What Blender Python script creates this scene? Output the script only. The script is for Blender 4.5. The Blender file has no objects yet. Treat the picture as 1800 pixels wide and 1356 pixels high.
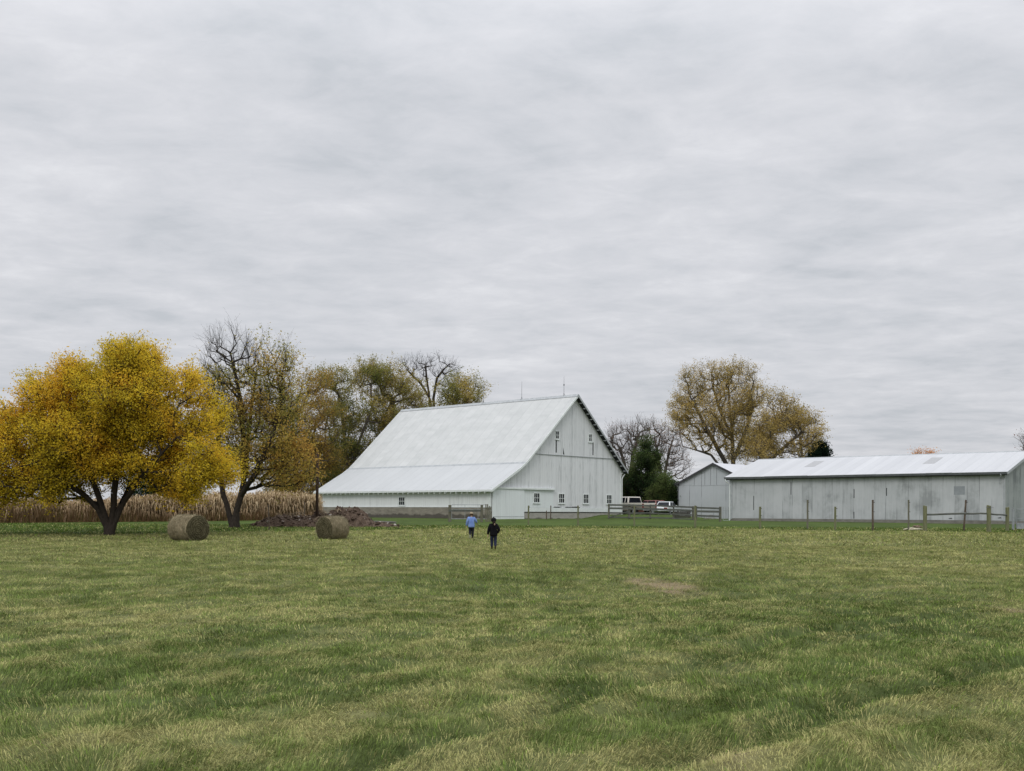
import bpy, math, random
import numpy as np
from mathutils import Vector, Matrix
PI = math.pi
random.seed(7)
SC = bpy.context.scene
COL = SC.collection

# ------------------------------------------------------------------ camera
F = 1900.0; CX = 900.0; CY = 900.0; ROLL = 0.0052; EYE = 1.6
cd = bpy.data.cameras.new('camera'); cam = bpy.data.objects.new('camera', cd); COL.objects.link(cam)
cd.sensor_width = 36; cd.lens = 36 * F / 1800; cd.shift_y = (CY - 678) / 1800
cd.clip_start = 0.1; cd.clip_end = 8000
cam.matrix_world = Matrix.Translation((0, 0, EYE)) @ Matrix.Rotation(math.radians(90), 4, 'X') @ Matrix.Rotation(ROLL, 4, 'Z')
SC.camera = cam
SC.view_settings.view_transform = 'Standard'; SC.view_settings.look = 'None'
SC.view_settings.exposure = 0.0; SC.view_settings.gamma = 1.0

# ------------------------------------------------------------------ world: overcast daylight
SUN_EL, SUN_AZ = math.radians(44), math.radians(192)
w = bpy.data.worlds.new('World'); SC.world = w; w.use_nodes = True
nt = w.node_tree; N = nt.nodes; L = nt.links; N.clear()
def nd(N_, t, **k):
    n = N_.new(t)
    for a, b in k.items(): setattr(n, a, b)
    return n
def mth(N_, L_, op, a, b=None, c=None, clamp=False):
    n = N_.new('ShaderNodeMath'); n.operation = op; n.use_clamp = clamp
    for i, v in enumerate((a, b, c)):
        if v is None: continue
        if isinstance(v, (int, float)): n.inputs[i].default_value = v
        else: L_.new(v, n.inputs[i])
    return n.outputs[0]
def ramp(N_, L_, fac, stops, interp='LINEAR'):
    n = N_.new('ShaderNodeValToRGB'); n.color_ramp.interpolation = interp
    e = n.color_ramp.elements
    while len(e) < len(stops): e.new(0.5)
    for i, (p, c) in enumerate(stops):
        e[i].position = p
        e[i].color = (c[0], c[1], c[2], 1) if not isinstance(c, (int, float)) else (c, c, c, 1)
    L_.new(fac, n.inputs[0]); return n.outputs[0]
def mixc(N_, L_, fac, a, b, mode='MIX'):
    n = N_.new('ShaderNodeMix'); n.data_type = 'RGBA'; n.blend_type = mode
    for s, v in ((n.inputs[0], fac), (n.inputs[6], a), (n.inputs[7], b)):
        if isinstance(v, (int, float)): s.default_value = v
        elif isinstance(v, (tuple, list)): s.default_value = (v[0], v[1], v[2], 1)
        else: L_.new(v, s)
    return n.outputs[2]
def noise(N_, L_, vec, scale, detail=4, rough=0.55, dist=0.0):
    n = N_.new('ShaderNodeTexNoise'); n.inputs['Scale'].default_value = scale
    n.inputs['Detail'].default_value = detail; n.inputs['Roughness'].default_value = rough
    n.inputs['Distortion'].default_value = dist
    if vec is not None: L_.new(vec, n.inputs['Vector'])
    return n.outputs[0]
def mapping(N_, L_, vec, scale=(1, 1, 1), rot=(0, 0, 0), loc=(0, 0, 0)):
    n = N_.new('ShaderNodeMapping'); n.inputs['Scale'].default_value = scale
    n.inputs['Rotation'].default_value = rot; n.inputs['Location'].default_value = loc
    L_.new(vec, n.inputs['Vector']); return n.outputs[0]

sky = nd(N, 'ShaderNodeTexSky', sky_type='NISHITA', sun_disc=False, sun_elevation=SUN_EL, sun_rotation=SUN_AZ)
sky.air_density = 1.0; sky.dust_density = 3.0
tc = N.new('ShaderNodeTexCoord')
sep = N.new('ShaderNodeSeparateXYZ'); L.new(tc.outputs['Generated'], sep.inputs[0])
zc = mth(N, L, 'MAXIMUM', sep.outputs[2], 0.0)
zd = mth(N, L, 'ADD', zc, 0.10)
cmb = N.new('ShaderNodeCombineXYZ')
L.new(mth(N, L, 'DIVIDE', sep.outputs[0], zd), cmb.inputs[0])
L.new(mth(N, L, 'DIVIDE', sep.outputs[1], zd), cmb.inputs[1])
v0 = cmb.outputs[0]
n1 = noise(N, L, mapping(N, L, v0, (1.15, 0.95, 1), (0, 0, 0.45)), 1.0, 7, 0.56, 0.4)       # big sheets
n2 = noise(N, L, mapping(N, L, v0, (5.6, 6.4, 1), (0, 0, 0.8), (3, 1, 0)), 1.0, 9, 0.62, 0.35)   # ripples
n3 = noise(N, L, mapping(N, L, v0, (1.1, 1.9, 1), (0, 0, 0.06), (7, 4, 0)), 1.6, 7, 0.6, 0.4)
s1 = mth(N, L, 'ADD', mth(N, L, 'MULTIPLY', n1, 0.40), mth(N, L, 'ADD', mth(N, L, 'MULTIPLY', n2, 0.29), mth(N, L, 'MULTIPLY', n3, 0.31)))
ccol = ramp(N, L, s1, [(0.39, (0.575, 0.600, 0.640)), (0.46, (0.645, 0.662, 0.702)), (0.54, (0.712, 0.722, 0.760)), (0.64, (0.815, 0.822, 0.855))])
gain = ramp(N, L, zc, [(0.0, 0.31), (0.06, 0.325), (0.36, 0.355), (0.50, 0.45), (1.0, 1.02)])
cl2 = mixc(N, L, 1.0, ccol, gain, 'MULTIPLY')
bgc = N.new('ShaderNodeBackground'); L.new(cl2, bgc.inputs[0]); bgc.inputs[1].default_value = 2.93
bgs = N.new('ShaderNodeBackground'); L.new(sky.outputs[0], bgs.inputs[0]); bgs.inputs[1].default_value = 0.07
mx = N.new('ShaderNodeMixShader'); mx.inputs[0].default_value = 0.94
L.new(bgs.outputs[0], mx.inputs[1]); L.new(bgc.outputs[0], mx.inputs[2])
wo = N.new('ShaderNodeOutputWorld'); L.new(mx.outputs[0], wo.inputs[0])

sl = bpy.data.lights.new('sun', 'SUN'); sl.energy = 0.95; sl.angle = math.radians(20); sl.color = (1.0, 0.965, 0.92)
so = bpy.data.objects.new('sun', sl); COL.objects.link(so)
sdir = Vector((math.sin(SUN_AZ) * math.cos(SUN_EL), math.cos(SUN_AZ) * math.cos(SUN_EL), math.sin(SUN_EL)))
so.rotation_euler = (-sdir).to_track_quat('-Z', 'Y').to_euler()

# ------------------------------------------------------------------ helpers: tagging and meshes
def tag(o, label=None, cat=None, group=None, kind=None):
    if label: o['label'] = label
    if cat: o['category'] = cat
    if group: o['group'] = group
    if kind: o['kind'] = kind
    return o
def empty(name, loc, rz=0.0, label=None, cat=None, group=None):
    o = bpy.data.objects.new(name, None); COL.objects.link(o); o.location = loc; o.rotation_euler = (0, 0, rz)
    o.empty_display_size = 0.3
    return tag(o, label, cat, group)
class MB:
    def __init__(s): s.v = []; s.f = []
    def add(s, vs, fs):
        b = len(s.v); s.v += [tuple(v) for v in vs]; s.f += [tuple(i + b for i in f) for f in fs]; return s
    def box(s, a, b, M=None):
        x0, y0, z0 = a; x1, y1, z1 = b
        vs = [Vector(p) for p in ((x0,y0,z0),(x1,y0,z0),(x1,y1,z0),(x0,y1,z0),(x0,y0,z1),(x1,y0,z1),(x1,y1,z1),(x0,y1,z1))]
        if M: vs = [M @ v for v in vs]
        return s.add(vs, [(0,3,2,1),(4,5,6,7),(0,1,5,4),(1,2,6,5),(2,3,7,6),(3,0,4,7)])
    def tube(s, pts, rad, n=8, cap=True):
        pts = [Vector(p) for p in pts]
        if isinstance(rad, (int, float)): rad = [rad] * len(pts)
        vs = []; fs = []; u = None
        for i, p in enumerate(pts):
            t = (pts[min(i+1, len(pts)-1)] - pts[max(i-1, 0)]).normalized()
            if u is None: u = t.orthogonal().normalized()
            u = (u - t * u.dot(t)).normalized(); q = t.cross(u)
            for k in range(n):
                a = 2*PI*k/n; vs.append(p + (u*math.cos(a) + q*math.sin(a)) * rad[i])
        for i in range(len(pts)-1):
            for k in range(n):
                a = i*n+k; b = i*n+(k+1) % n; fs.append((a, b, b+n, a+n))
        if cap:
            fs.append(tuple(reversed(range(n)))); m = (len(pts)-1)*n; fs.append(tuple(m+k for k in range(n)))
        return s.add(vs, fs)
    def prism(s, poly, a, b, axis='y'):
        """poly of 2D points swept along an axis from a to b"""
        n = len(poly)
        def P(q, t):
            return (q[0], t, q[1]) if axis == 'y' else ((t, q[0], q[1]) if axis == 'x' else (q[0], q[1], t))
        vs = [P(q, a) for q in poly] + [P(q, b) for q in poly]
        fs = [tuple(range(n)), tuple(reversed(range(n, 2*n)))]
        for i in range(n):
            j = (i+1) % n; fs.append((i, i+n, j+n, j))
        return s.add(vs, fs)
    def build(s, name, mat, parent=None, smooth=False, bevel=0):
        import bmesh
        me = bpy.data.meshes.new(name); me.from_pydata(s.v, [], s.f)
        bm = bmesh.new(); bm.from_mesh(me); bmesh.ops.recalc_face_normals(bm, faces=bm.faces); bm.to_mesh(me); bm.free()
        me.update()
        if smooth: me.polygons.foreach_set('use_smooth', [True]*len(me.polygons))
        me.materials.append(mat)
        o = bpy.data.objects.new(name, me); COL.objects.link(o)
        if parent: o.parent = parent
        if bevel:
            m = o.modifiers.new('bevel', 'BEVEL'); m.width = bevel; m.segments = 2; m.limit_method = 'ANGLE'
        return o
def npmesh(name, V, Fc, mat, col=None, parent=None, smooth=False):
    """Fc: list of int arrays (M,k) of faces"""
    me = bpy.data.meshes.new(name); V = np.asarray(V, np.float32)
    me.vertices.add(len(V)); me.vertices.foreach_set('co', V.ravel())
    loops = np.concatenate([f.ravel() for f in Fc]).astype(np.int32)
    tot = np.concatenate([np.full(len(f), f.shape[1], np.int32) for f in Fc])
    st = np.concatenate([[0], np.cumsum(tot)[:-1]]).astype(np.int32)
    me.loops.add(len(loops)); me.loops.foreach_set('vertex_index', loops)
    me.polygons.add(len(tot)); me.polygons.foreach_set('loop_start', st); me.polygons.foreach_set('loop_total', tot)
    if smooth: me.polygons.foreach_set('use_smooth', np.ones(len(tot), bool))
    me.update(calc_edges=True)
    if col is not None:
        a = me.attributes.new('Col', 'FLOAT_COLOR', 'POINT')
        c = np.ones((len(V), 4), np.float32); c[:, :3] = col; a.data.foreach_set('color', c.ravel())
    me.materials.append(mat)
    o = bpy.data.objects.new(name, me); COL.objects.link(o)
    if parent: o.parent = parent
    return o

# value noise in numpy
_T = np.random.RandomState(3).rand(256, 256).astype(np.float32)
def vn(x, y):
    xi = np.floor(x).astype(int); yi = np.floor(y).astype(int); fx = x-xi; fy = y-yi
    fx = fx*fx*(3-2*fx); fy = fy*fy*(3-2*fy)
    a = _T[xi & 255, yi & 255]; b = _T[(xi+1) & 255, yi & 255]; c = _T[xi & 255, (yi+1) & 255]; d = _T[(xi+1) & 255, (yi+1) & 255]
    return (a*(1-fx)+b*fx)*(1-fy) + (c*(1-fx)+d*fx)*fy
def fbm(x, y, o=4, g=0.5):
    s = 0; a = 1; t = 0
    for i in range(o):
        s = s + a*vn(x*2**i + 17.3*i, y*2**i + 9.1*i); t += a; a *= g
    return s/t
def lin(r, g, b):
    return tuple(((c/255+0.055)/1.055)**2.4 if c > 10 else c/255/12.92 for c in (r, g, b))

# terrain ---------------------------------------------------------------
def softplus(t, k): return np.log1p(np.exp(np.clip(t/k, -40, 40)))*k
def terrain0(y):
    y = np.asarray(y, float)
    return (softplus(y-45, 3.0) - softplus(y-99, 3.0)) * (0.95/54)
def px_ray(px, py):
    x = px-CX; y = CY-py; c, s = math.cos(ROLL), math.sin(ROLL)
    return (x*c - y*s)/F, (x*s + y*c)/F
def at(px, py, D):
    a, b = px_ray(px, py); return Vector((a*D, D, EYE + b*D))
def gp(px, py):
    """point of the ground seen at this pixel of the photograph"""
    a, b = px_ray(px, py); lo, hi = 3.0, 400.0
    for _ in range(50):
        m = (lo+hi)/2
        if EYE + b*m > float(terrain0(m)): lo = m
        else: hi = m
    return Vector((a*lo, lo, float(terrain0(lo))))
RUTS = []
def rut_line(pts, wd, dp):
    P = [gp(*p) for p in pts]; RUTS.append(([(p.x, p.y) for p in P], wd, dp))
rut_line([(1130, 1356), (1330, 1310), (1480, 1250), (1620, 1215), (1800, 1165)], 0.17, 0.09)
rut_line([(620, 1356), (900, 1275), (1100, 1215), (1350, 1130), (1700, 1075)], 0.16, 0.075)
rut_line([(1480, 1400), (1640, 1330), (1900, 1270)], 0.16, 0.05)
rut_line([(0, 1300), (300, 1262), (620, 1190), (1000, 1110)], 0.2, 0.04)
def rutdist(x, y, poly):
    x, y = x + (fbm(x*1.9+3, y*1.9+1, 2)-.5)*.34, y + (fbm(x*1.7+13, y*1.7+21, 2)-.5)*.34
    d = np.full(x.shape, 1e9)
    for (x0, y0), (x1, y1) in zip(poly[:-1], poly[1:]):
        dx, dy = x1-x0, y1-y0; t = np.clip(((x-x0)*dx+(y-y0)*dy)/(dx*dx+dy*dy), 0, 1)
        d = np.minimum(d, np.hypot(x-x0-t*dx, y-y0-t*dy))
    return d
def sstep(a, b, x):
    t = np.clip((x-a)/(b-a), 0, 1); return t*t*(3-2*t)
def terrain(x, y):
    x = np.asarray(x, float); y = np.asarray(y, float)
    z = terrain0(y) + .42*sstep(6.5, 9.5, x)*(1-sstep(17, 23, x))*sstep(97, 114, y) - .15*sstep(15, 19, x)*sstep(84, 100, y)*(1-sstep(112, 118, y))
    near = np.clip((50-y)/25, 0, 1)
    z = z + near*((fbm(x*1.1+40, y*1.1+90, 3)-0.5)*0.09 + (fbm(x*0.35, y*0.35, 2)-0.5)*0.10)
    for poly, wd, dp in RUTS:
        d = rutdist(x, y, poly); z = z - dp*np.exp(-(d/wd)**2) + dp*0.55*np.exp(-((d-wd*2.2)/wd)**2)
    return z

# ground colour (turf: green, straw, dry patches, plus shade painted along the ruts)
PATCH = []
def patch(px, py, rx, ry, kind, amt):
    p = gp(px, py); q = gp(px, py-ry*0.5); r = gp(px, py+ry*0.5)
    PATCH.append((p.x, p.y, rx/F*p.y, (q.y-r.y), kind, amt))
patch(1160, 1030, 62, 15, 'bare', 1.1); patch(1285, 1343, 90, 22, 'bare', 0.9); patch(1780, 1076, 30, 6, 'bare', .9)
patch(1790, 1075, 40, 8, 'straw', .9); patch(900, 1145, 200, 30, 'straw', .35)
patch(1500, 1085, 330, 80, 'green', 0.55); patch(1010, 1205, 60, 22, 'green', 1.2); patch(20, 1240, 60, 30, 'green', 1.0)
patch(430, 1108, 160, 28, 'green', .5); patch(850, 1020, 160, 20, 'green', .5); patch(1350, 1250, 110, 26, 'green', .8)
patch(120, 1210, 260, 60, 'green', .4); patch(250, 1085, 260, 25, 'straw', .5); patch(1600, 1340, 200, 60, 'straw', .35)
patch(350, 1300, 260, 50, 'straw', .3); patch(1650, 1000, 200, 14, 'straw', .3)
WIND = []
def windrow(*pts): WIND.append([(gp(*p).x, gp(*p).y) for p in pts])
windrow((1290, 1356), (1480, 1295), (1640, 1250), (1800, 1215)); windrow((880, 1250), (1100, 1200), (1330, 1150), (1600, 1100))
windrow((0, 1135), (170, 1115), (300, 1095)); windrow((520, 1270), (760, 1215), (980, 1160)); windrow((1010, 1356), (1150, 1335), (1300, 1325)); windrow((1100, 1085), (1300, 1060), (1800, 1010)); windrow((0, 1330), (300, 1290), (560, 1262))
LB = [(-60, 40.), (-26.5, 57.), (-14, 64.), (-5, 70.), (4, 74.), (34, 69.), (80, 62.)]
def ground_masks(x, y):
    st = fbm(x*0.35 + y*0.05, y*0.16 - x*0.05, 4, .55)           # wide streaks
    # mowing streaks run away to the right
    u = x*0.53 + y*0.85; v = -x*0.85 + y*0.53
    s2 = fbm(u*0.22+5, v*0.9+3, 4, .6); s3 = fbm(x*1.6+9, y*0.9, 3, .6)
    s4 = vn(x*5.3+2, y*3.7+5)
    warp = fbm(x*.25+8, y*.25+4, 2)*5
    stripe = np.sin(v*2*PI/1.35 + warp)*np.clip((26-y)/10, 0, 1)
    straw = 0.28*s2 + 0.12*st + 0.26*s3 + .34*s4 + .065*stripe
    straw = np.clip((straw-0.42)*3.4, 0, 1)
    for poly in WIND:
        straw = np.clip(straw + np.exp(-(rutdist(x, y, poly)/.20)**2)*2.2*(vn(x*1.7, y*1.7)-.15), 0, 1)
    green = np.clip((fbm(x*1.3+30, y*1.1+70, 4)-0.5)*2.4, 0, .4)
    for poly, wd, dp in RUTS: green = np.clip(green + (dp/.08)*.8*np.exp(-(rutdist(x, y, poly)/(wd*1.3))**2), 0, 1)  # greener ruts, darkened so their shadow sits in the colour
    for (px, py, rx, ry, k, a) in PATCH:
        g = a*np.exp(-(((x-px)/rx)**2 + ((y-py)/max(ry, .3))**2) * (0.6+0.8*vn(x*2.1+3, y*1.5)))
        if k == 'bare': continue
        if k == 'straw': straw = np.clip(straw+g, 0, 1.0); green = green*(1-np.clip(g, 0, 1))
        else: green = np.clip(green+g, 0, 1); straw = straw*(1-0.8*np.clip(g, 0, 1))
    bare = np.zeros(np.shape(x))
    for (px, py, rx, ry, k, a) in PATCH:
        if k == 'bare': bare = np.maximum(bare, np.clip(a*1.9*np.exp(-(((x-px)/rx)**2 + ((y-py)/max(ry, .3))**2)) * (.25+1.2*vn(x*3.1+3, y*2.5)) - .35, 0, 1))
    yb = np.interp(x, [p[0] for p in LB], [p[1] for p in LB])
    lawn = np.clip((y - yb + (vn(x*.6, y*.2)-.5)*3)/1.5, 0, 1)
    return straw, green, lawn, bare
C_BASE = np.array(lin(104, 117, 66)); C_STRAW = np.array(lin(152, 148, 100)); C_GREEN = np.array(lin(88, 102, 57)); C_LAWN = np.array(lin(76, 93, 42))
GK = 1.08
def ground_col(x, y, jitter=0):
    st, gr, la, ba = ground_masks(x, y); ba = ba[..., None]
    st = st[..., None]; gr = gr[..., None]; la = la[..., None]
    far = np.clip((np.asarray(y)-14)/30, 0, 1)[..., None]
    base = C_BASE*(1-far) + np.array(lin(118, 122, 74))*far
    c = base*(1-st*0.68) + C_STRAW*st*0.68
    c = c*(1-gr) + C_GREEN*gr
    lawn = C_LAWN*(0.70 + 0.6*fbm(np.asarray(x)*.5, np.asarray(y)*.3, 3)[..., None])
    c = c*(1-la) + lawn*la
    c = c*(1-ba) + np.array(lin(160, 144, 112))*ba
    return c*GK

# ------------------------------------------------------------------ materials
def newmat(name):
    m = bpy.data.materials.new(name); m.use_nodes = True; m.node_tree.nodes.clear()
    return m, m.node_tree.nodes, m.node_tree.links
def finish(m, N_, L_, col, rough=0.8, bump=None, bstr=0.3, bdist=0.02, metal=0.0, spec=0.3):
    b = N_.new('ShaderNodeBsdfPrincipled'); o = N_.new('ShaderNodeOutputMaterial'); L_.new(b.outputs[0], o.inputs[0])
    if isinstance(col, (tuple, list)): b.inputs['Base Color'].default_value = (*col[:3], 1)
    else: L_.new(col, b.inputs['Base Color'])
    if isinstance(rough, (int, float)): b.inputs['Roughness'].default_value = rough
    else: L_.new(rough, b.inputs['Roughness'])
    b.inputs['Metallic'].default_value = metal; b.inputs['Specular IOR Level'].default_value = spec
    if bump is not None:
        n = N_.new('ShaderNodeBump'); n.inputs['Strength'].default_value = bstr; n.inputs['Distance'].default_value = bdist
        L_.new(bump, n.inputs['Height']); L_.new(n.outputs[0], b.inputs['Normal'])
    return m
def objco(N_): return N_.new('ShaderNodeTexCoord').outputs['Object']
def m_noisy(name, c1, c2, scale=4, rough=0.8, bstr=0.3, stretch=(1, 1, 1), metal=0, spec=.3, bdist=.02):
    m, N_, L_ = newmat(name); v = mapping(N_, L_, objco(N_), stretch)
    n = noise(N_, L_, v, scale, 5, .6); c = ramp(N_, L_, n, [(0.3, c1), (0.7, c2)])
    return finish(m, N_, L_, c, rough, n, bstr, bdist, metal, spec)
def m_attr(name, trans=0.0, rough=0.9, tint=(1, 1, 1)):
    m, N_, L_ = newmat(name); a = N_.new('ShaderNodeAttribute'); a.attribute_name = 'Col'
    d = N_.new('ShaderNodeBsdfDiffuse'); L_.new(a.outputs[0], d.inputs[0]); o = N_.new('ShaderNodeOutputMaterial')
    if trans > 0:
        t = N_.new('ShaderNodeBsdfTranslucent'); L_.new(a.outputs[0], t.inputs[0])
        x = N_.new('ShaderNodeMixShader'); x.inputs[0].default_value = trans
        L_.new(d.outputs[0], x.inputs[1]); L_.new(t.outputs[0], x.inputs[2]); L_.new(x.outputs[0], o.inputs[0])
    else: L_.new(d.outputs[0], o.inputs[0])
    return m
M = {}
M['leaf'] = m_attr('leaf', 0.5)
M['blade'] = m_attr('grass_blade', 0.25)
M['corn'] = m_attr('dry_corn', 0.2)
M['bark'] = m_noisy('bark', (.016, .012, .010), (.05, .040, .031), 9, .95, .6, (3, 3, .6))
M['bark_grey'] = m_noisy('grey_bark', (.05, .042, .035), (.15, .13, .11), 7, .95, .5, (3, 3, .6))
# ground turf
m, N_, L_ = newmat('turf'); a = N_.new('ShaderNodeAttribute'); a.attribute_name = 'Col'
v = N_.new('ShaderNodeNewGeometry').outputs['Position']
na = noise(N_, L_, mapping(N_, L_, v, (1, .55, 1)), 9, 6, .7); nb = noise(N_, L_, mapping(N_, L_, v, (.35, .12, 1), (0, 0, .3)), 2.2, 4, .6)
mult = mth(N_, L_, 'MULTIPLY', ramp(N_, L_, na, [(.3, .55), (.7, 1.15)]), ramp(N_, L_, nb, [(.3, .84), (.7, 1.14)]))
M['turf'] = finish(m, N_, L_, mixc(N_, L_, 1.0, a.outputs[0], mult, 'MULTIPLY'), .95, na, .6, .05, 0, .1)

def m_siding(name, base, dark, axis, width=0.26, wear=0.5, linew=0.10, boardvar=0.10):
    """vertical boards: per-board tone, narrow dark joints and flaking paint that runs down the grain"""
    m, N_, L_ = newmat(name); oc = objco(N_); s = N_.new('ShaderNodeSeparateXYZ'); L_.new(oc, s.inputs[0])
    t = mth(N_, L_, 'DIVIDE', s.outputs[0 if axis == 'x' else 1], width)
    fr = mth(N_, L_, 'FRACT', t); fl = mth(N_, L_, 'FLOOR', t)
    wn = N_.new('ShaderNodeTexWhiteNoise'); wn.noise_dimensions = '1D'; L_.new(fl, wn.inputs['W'])
    joint = mth(N_, L_, 'LESS_THAN', fr, linew*.8)
    jv = noise(N_, L_, mapping(N_, L_, oc, (1, 1, .35)), 1.3, 3)
    jo = mth(N_, L_, 'MULTIPLY', joint, mth(N_, L_, 'ADD', ramp(N_, L_, jv, [(.42, .12), (.62, .8)]), 0.0))
    sc = (14, 2, .9) if axis == 'x' else (2, 14, .9)
    n = noise(N_, L_, mapping(N_, L_, oc, sc), 1.0, 6, .65, .2)
    big = noise(N_, L_, mapping(N_, L_, oc, (.25, .25, .25)), 1.2, 3)
    off = mth(N_, L_, 'MULTIPLY', mth(N_, L_, 'SUBTRACT', wn.outputs[0], .5), 0.16)
    th = mth(N_, L_, 'ADD', mth(N_, L_, 'ADD', n, off), mth(N_, L_, 'MULTIPLY', mth(N_, L_, 'SUBTRACT', big, .5), .35))
    pe = ramp(N_, L_, th, [(0.60 - .12*wear, 0.0), (0.74, 1.0)])
    c = mixc(N_, L_, mth(N_, L_, 'MULTIPLY', pe, wear), base, dark)
    c = mixc(N_, L_, mth(N_, L_, 'MULTIPLY', wn.outputs[0], boardvar), c, tuple(x*.45 for x in base))
    c = mixc(N_, L_, mth(N_, L_, 'MULTIPLY', jo, .6), c, tuple(x*.5 for x in dark))
    h = mth(N_, L_, 'SUBTRACT', wn.outputs[0], mth(N_, L_, 'MULTIPLY', joint, 2.0))
    return finish(m, N_, L_, c, .7, h, .35, .02, 0, .25)
WHT = (.66, .70, .705); GRY = (.27, .29, .30)
M['siding_x'] = m_siding('worn_white_boards', (.68, .695, .705), GRY, 'x', .27, .75)
M['siding_xu'] = m_siding('worn_white_boards_upper', (.66, .675, .685), GRY, 'x', .27, .65)
M['siding_y'] = m_siding('white_boards', (.72, .745, .742), (.40, .42, .41), 'y', .27, .45, .08, .05)
M['door_x'] = m_siding('door_boards', (.70, .74, .742), (.45, .47, .47), 'x', .30, .35, .06, .05)
M['trim'] = m_noisy('white_trim', (.62, .66, .65), (.74, .77, .76), 3, .6, .1)
M['trim_grey'] = m_noisy('grey_trim', (.30, .32, .33), (.42, .44, .45), 3, .6, .1)
M['dark'] = m_noisy('dark_void', (.01, .011, .012), (.03, .032, .035), 3, .9, .1)
m, N_, L_ = newmat('window_glass'); oc = objco(N_)
M['glass'] = finish(m, N_, L_, ramp(N_, L_, noise(N_, L_, oc, 2.5), [(.3, (.005, .006, .008)), (.7, (.014, .017, .024))]), .2, None, 0, 0, 0, .12)
def m_concrete(name, c1, c2, zdark):
    m, N_, L_ = newmat(name); oc = objco(N_); s = N_.new('ShaderNodeSeparateXYZ'); L_.new(oc, s.inputs[0])
    n = noise(N_, L_, mapping(N_, L_, oc, (.6, .6, 1.6)), 2.2, 6, .65); n2 = noise(N_, L_, mapping(N_, L_, oc, (1, 1, .6)), 1.1, 4, .6)
    c = ramp(N_, L_, n, [(.3, c1), (.7, c2)])
    # darker band towards the bottom, with an uneven upper edge
    st = mth(N_, L_, 'ADD', s.outputs[2], mth(N_, L_, 'MULTIPLY', mth(N_, L_, 'SUBTRACT', n2, .5), .7))
    k = ramp(N_, L_, mth(N_, L_, 'SUBTRACT', st, zdark), [(0.0, 1.0), (.12, 0.0)])
    c = mixc(N_, L_, mth(N_, L_, 'MULTIPLY', k, .75), c, (.05, .045, .038))
    return finish(m, N_, L_, c, .9, n, .3, .03)
M['concrete'] = m_concrete('foundation_concrete', (.17, .155, .125), (.29, .27, .225), 1.26)
M['concrete2'] = m_concrete('foundation_block', (.27, .26, .23), (.40, .385, .345), 0.9)
M['concrete3'] = m_concrete('shed_footing', (.13, .125, .11), (.25, .24, .21), 0.2)
# barn roof sheet metal
def m_roof(name, c1, c2, axis_run, period, mott, rough=.45, spec=.4, sheet=0.9, contrast=.5):
    """corrugated sheets; axis_run is the object axis across the ribs"""
    m, N_, L_ = newmat(name); oc = objco(N_); s = N_.new('ShaderNodeSeparateXYZ'); L_.new(oc, s.inputs[0])
    a = s.outputs[0 if axis_run == 'x' else 1]; b = s.outputs[1 if axis_run == 'x' else 0]
    rib = mth(N_, L_, 'SINE', mth(N_, L_, 'MULTIPLY', a, 2*PI/period))
    t = mth(N_, L_, 'FLOOR', mth(N_, L_, 'DIVIDE', a, sheet)); wn = N_.new('ShaderNodeTexWhiteNoise'); wn.noise_dimensions = '1D'; L_.new(t, wn.inputs['W'])
    cb = N_.new('ShaderNodeCombineXYZ')
    L_.new(mth(N_, L_, 'MULTIPLY', a, mott[0]), cb.inputs[0])
    L_.new(mth(N_, L_, 'ADD', mth(N_, L_, 'MULTIPLY', b, mott[1]), mth(N_, L_, 'MULTIPLY', wn.outputs[0], .8)), cb.inputs[1])
    n = noise(N_, L_, cb.outputs[0], 1.0, 3, .5); nf = noise(N_, L_, mapping(N_, L_, oc, (1.5, 1.5, 1.5)), 2.0, 5, .6)
    f = mth(N_, L_, 'ADD', mth(N_, L_, 'MULTIPLY', n, .6), mth(N_, L_, 'ADD', mth(N_, L_, 'MULTIPLY', nf, .28), mth(N_, L_, 'MULTIPLY', wn.outputs[0], .12)))
    c = ramp(N_, L_, f, [(.5-contrast*.3, c1), (.5+contrast*.3, c2)])
    edge = mth(N_, L_, 'LESS_THAN', mth(N_, L_, 'FRACT', mth(N_, L_, 'DIVIDE', a, sheet)), .06)
    c = mixc(N_, L_, mth(N_, L_, 'MULTIPLY', edge, .32), c, (.3, .31, .32))
    return finish(m, N_, L_, c, rough, rib, .35, .012, 0.0, spec)
M['barn_roof'] = m_roof('painted_barn_roof', (.425, .44, .432), (.52, .53, .523), 'y', .2, (.42, 1.25), .5, .35, 1.25, .55)
M['barn_roof_low'] = m_roof('painted_lower_roof', (.42, .435, .44), (.485, .50, .505), 'y', .2, (.3, .3), .5, .35, 1.25, .7)
M['shed_roof'] = m_roof('shed_roof_metal', (.43, .44, .455), (.52, .53, .545), 'y', .25, (.9, .08), .38, .5, .9, .6)
M['shed2_roof'] = m_roof('small_shed_roof_metal', (.54, .555, .59), (.61, .62, .65), 'x', .25, (.9, .08), .38, .5, .9, .6)
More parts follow.
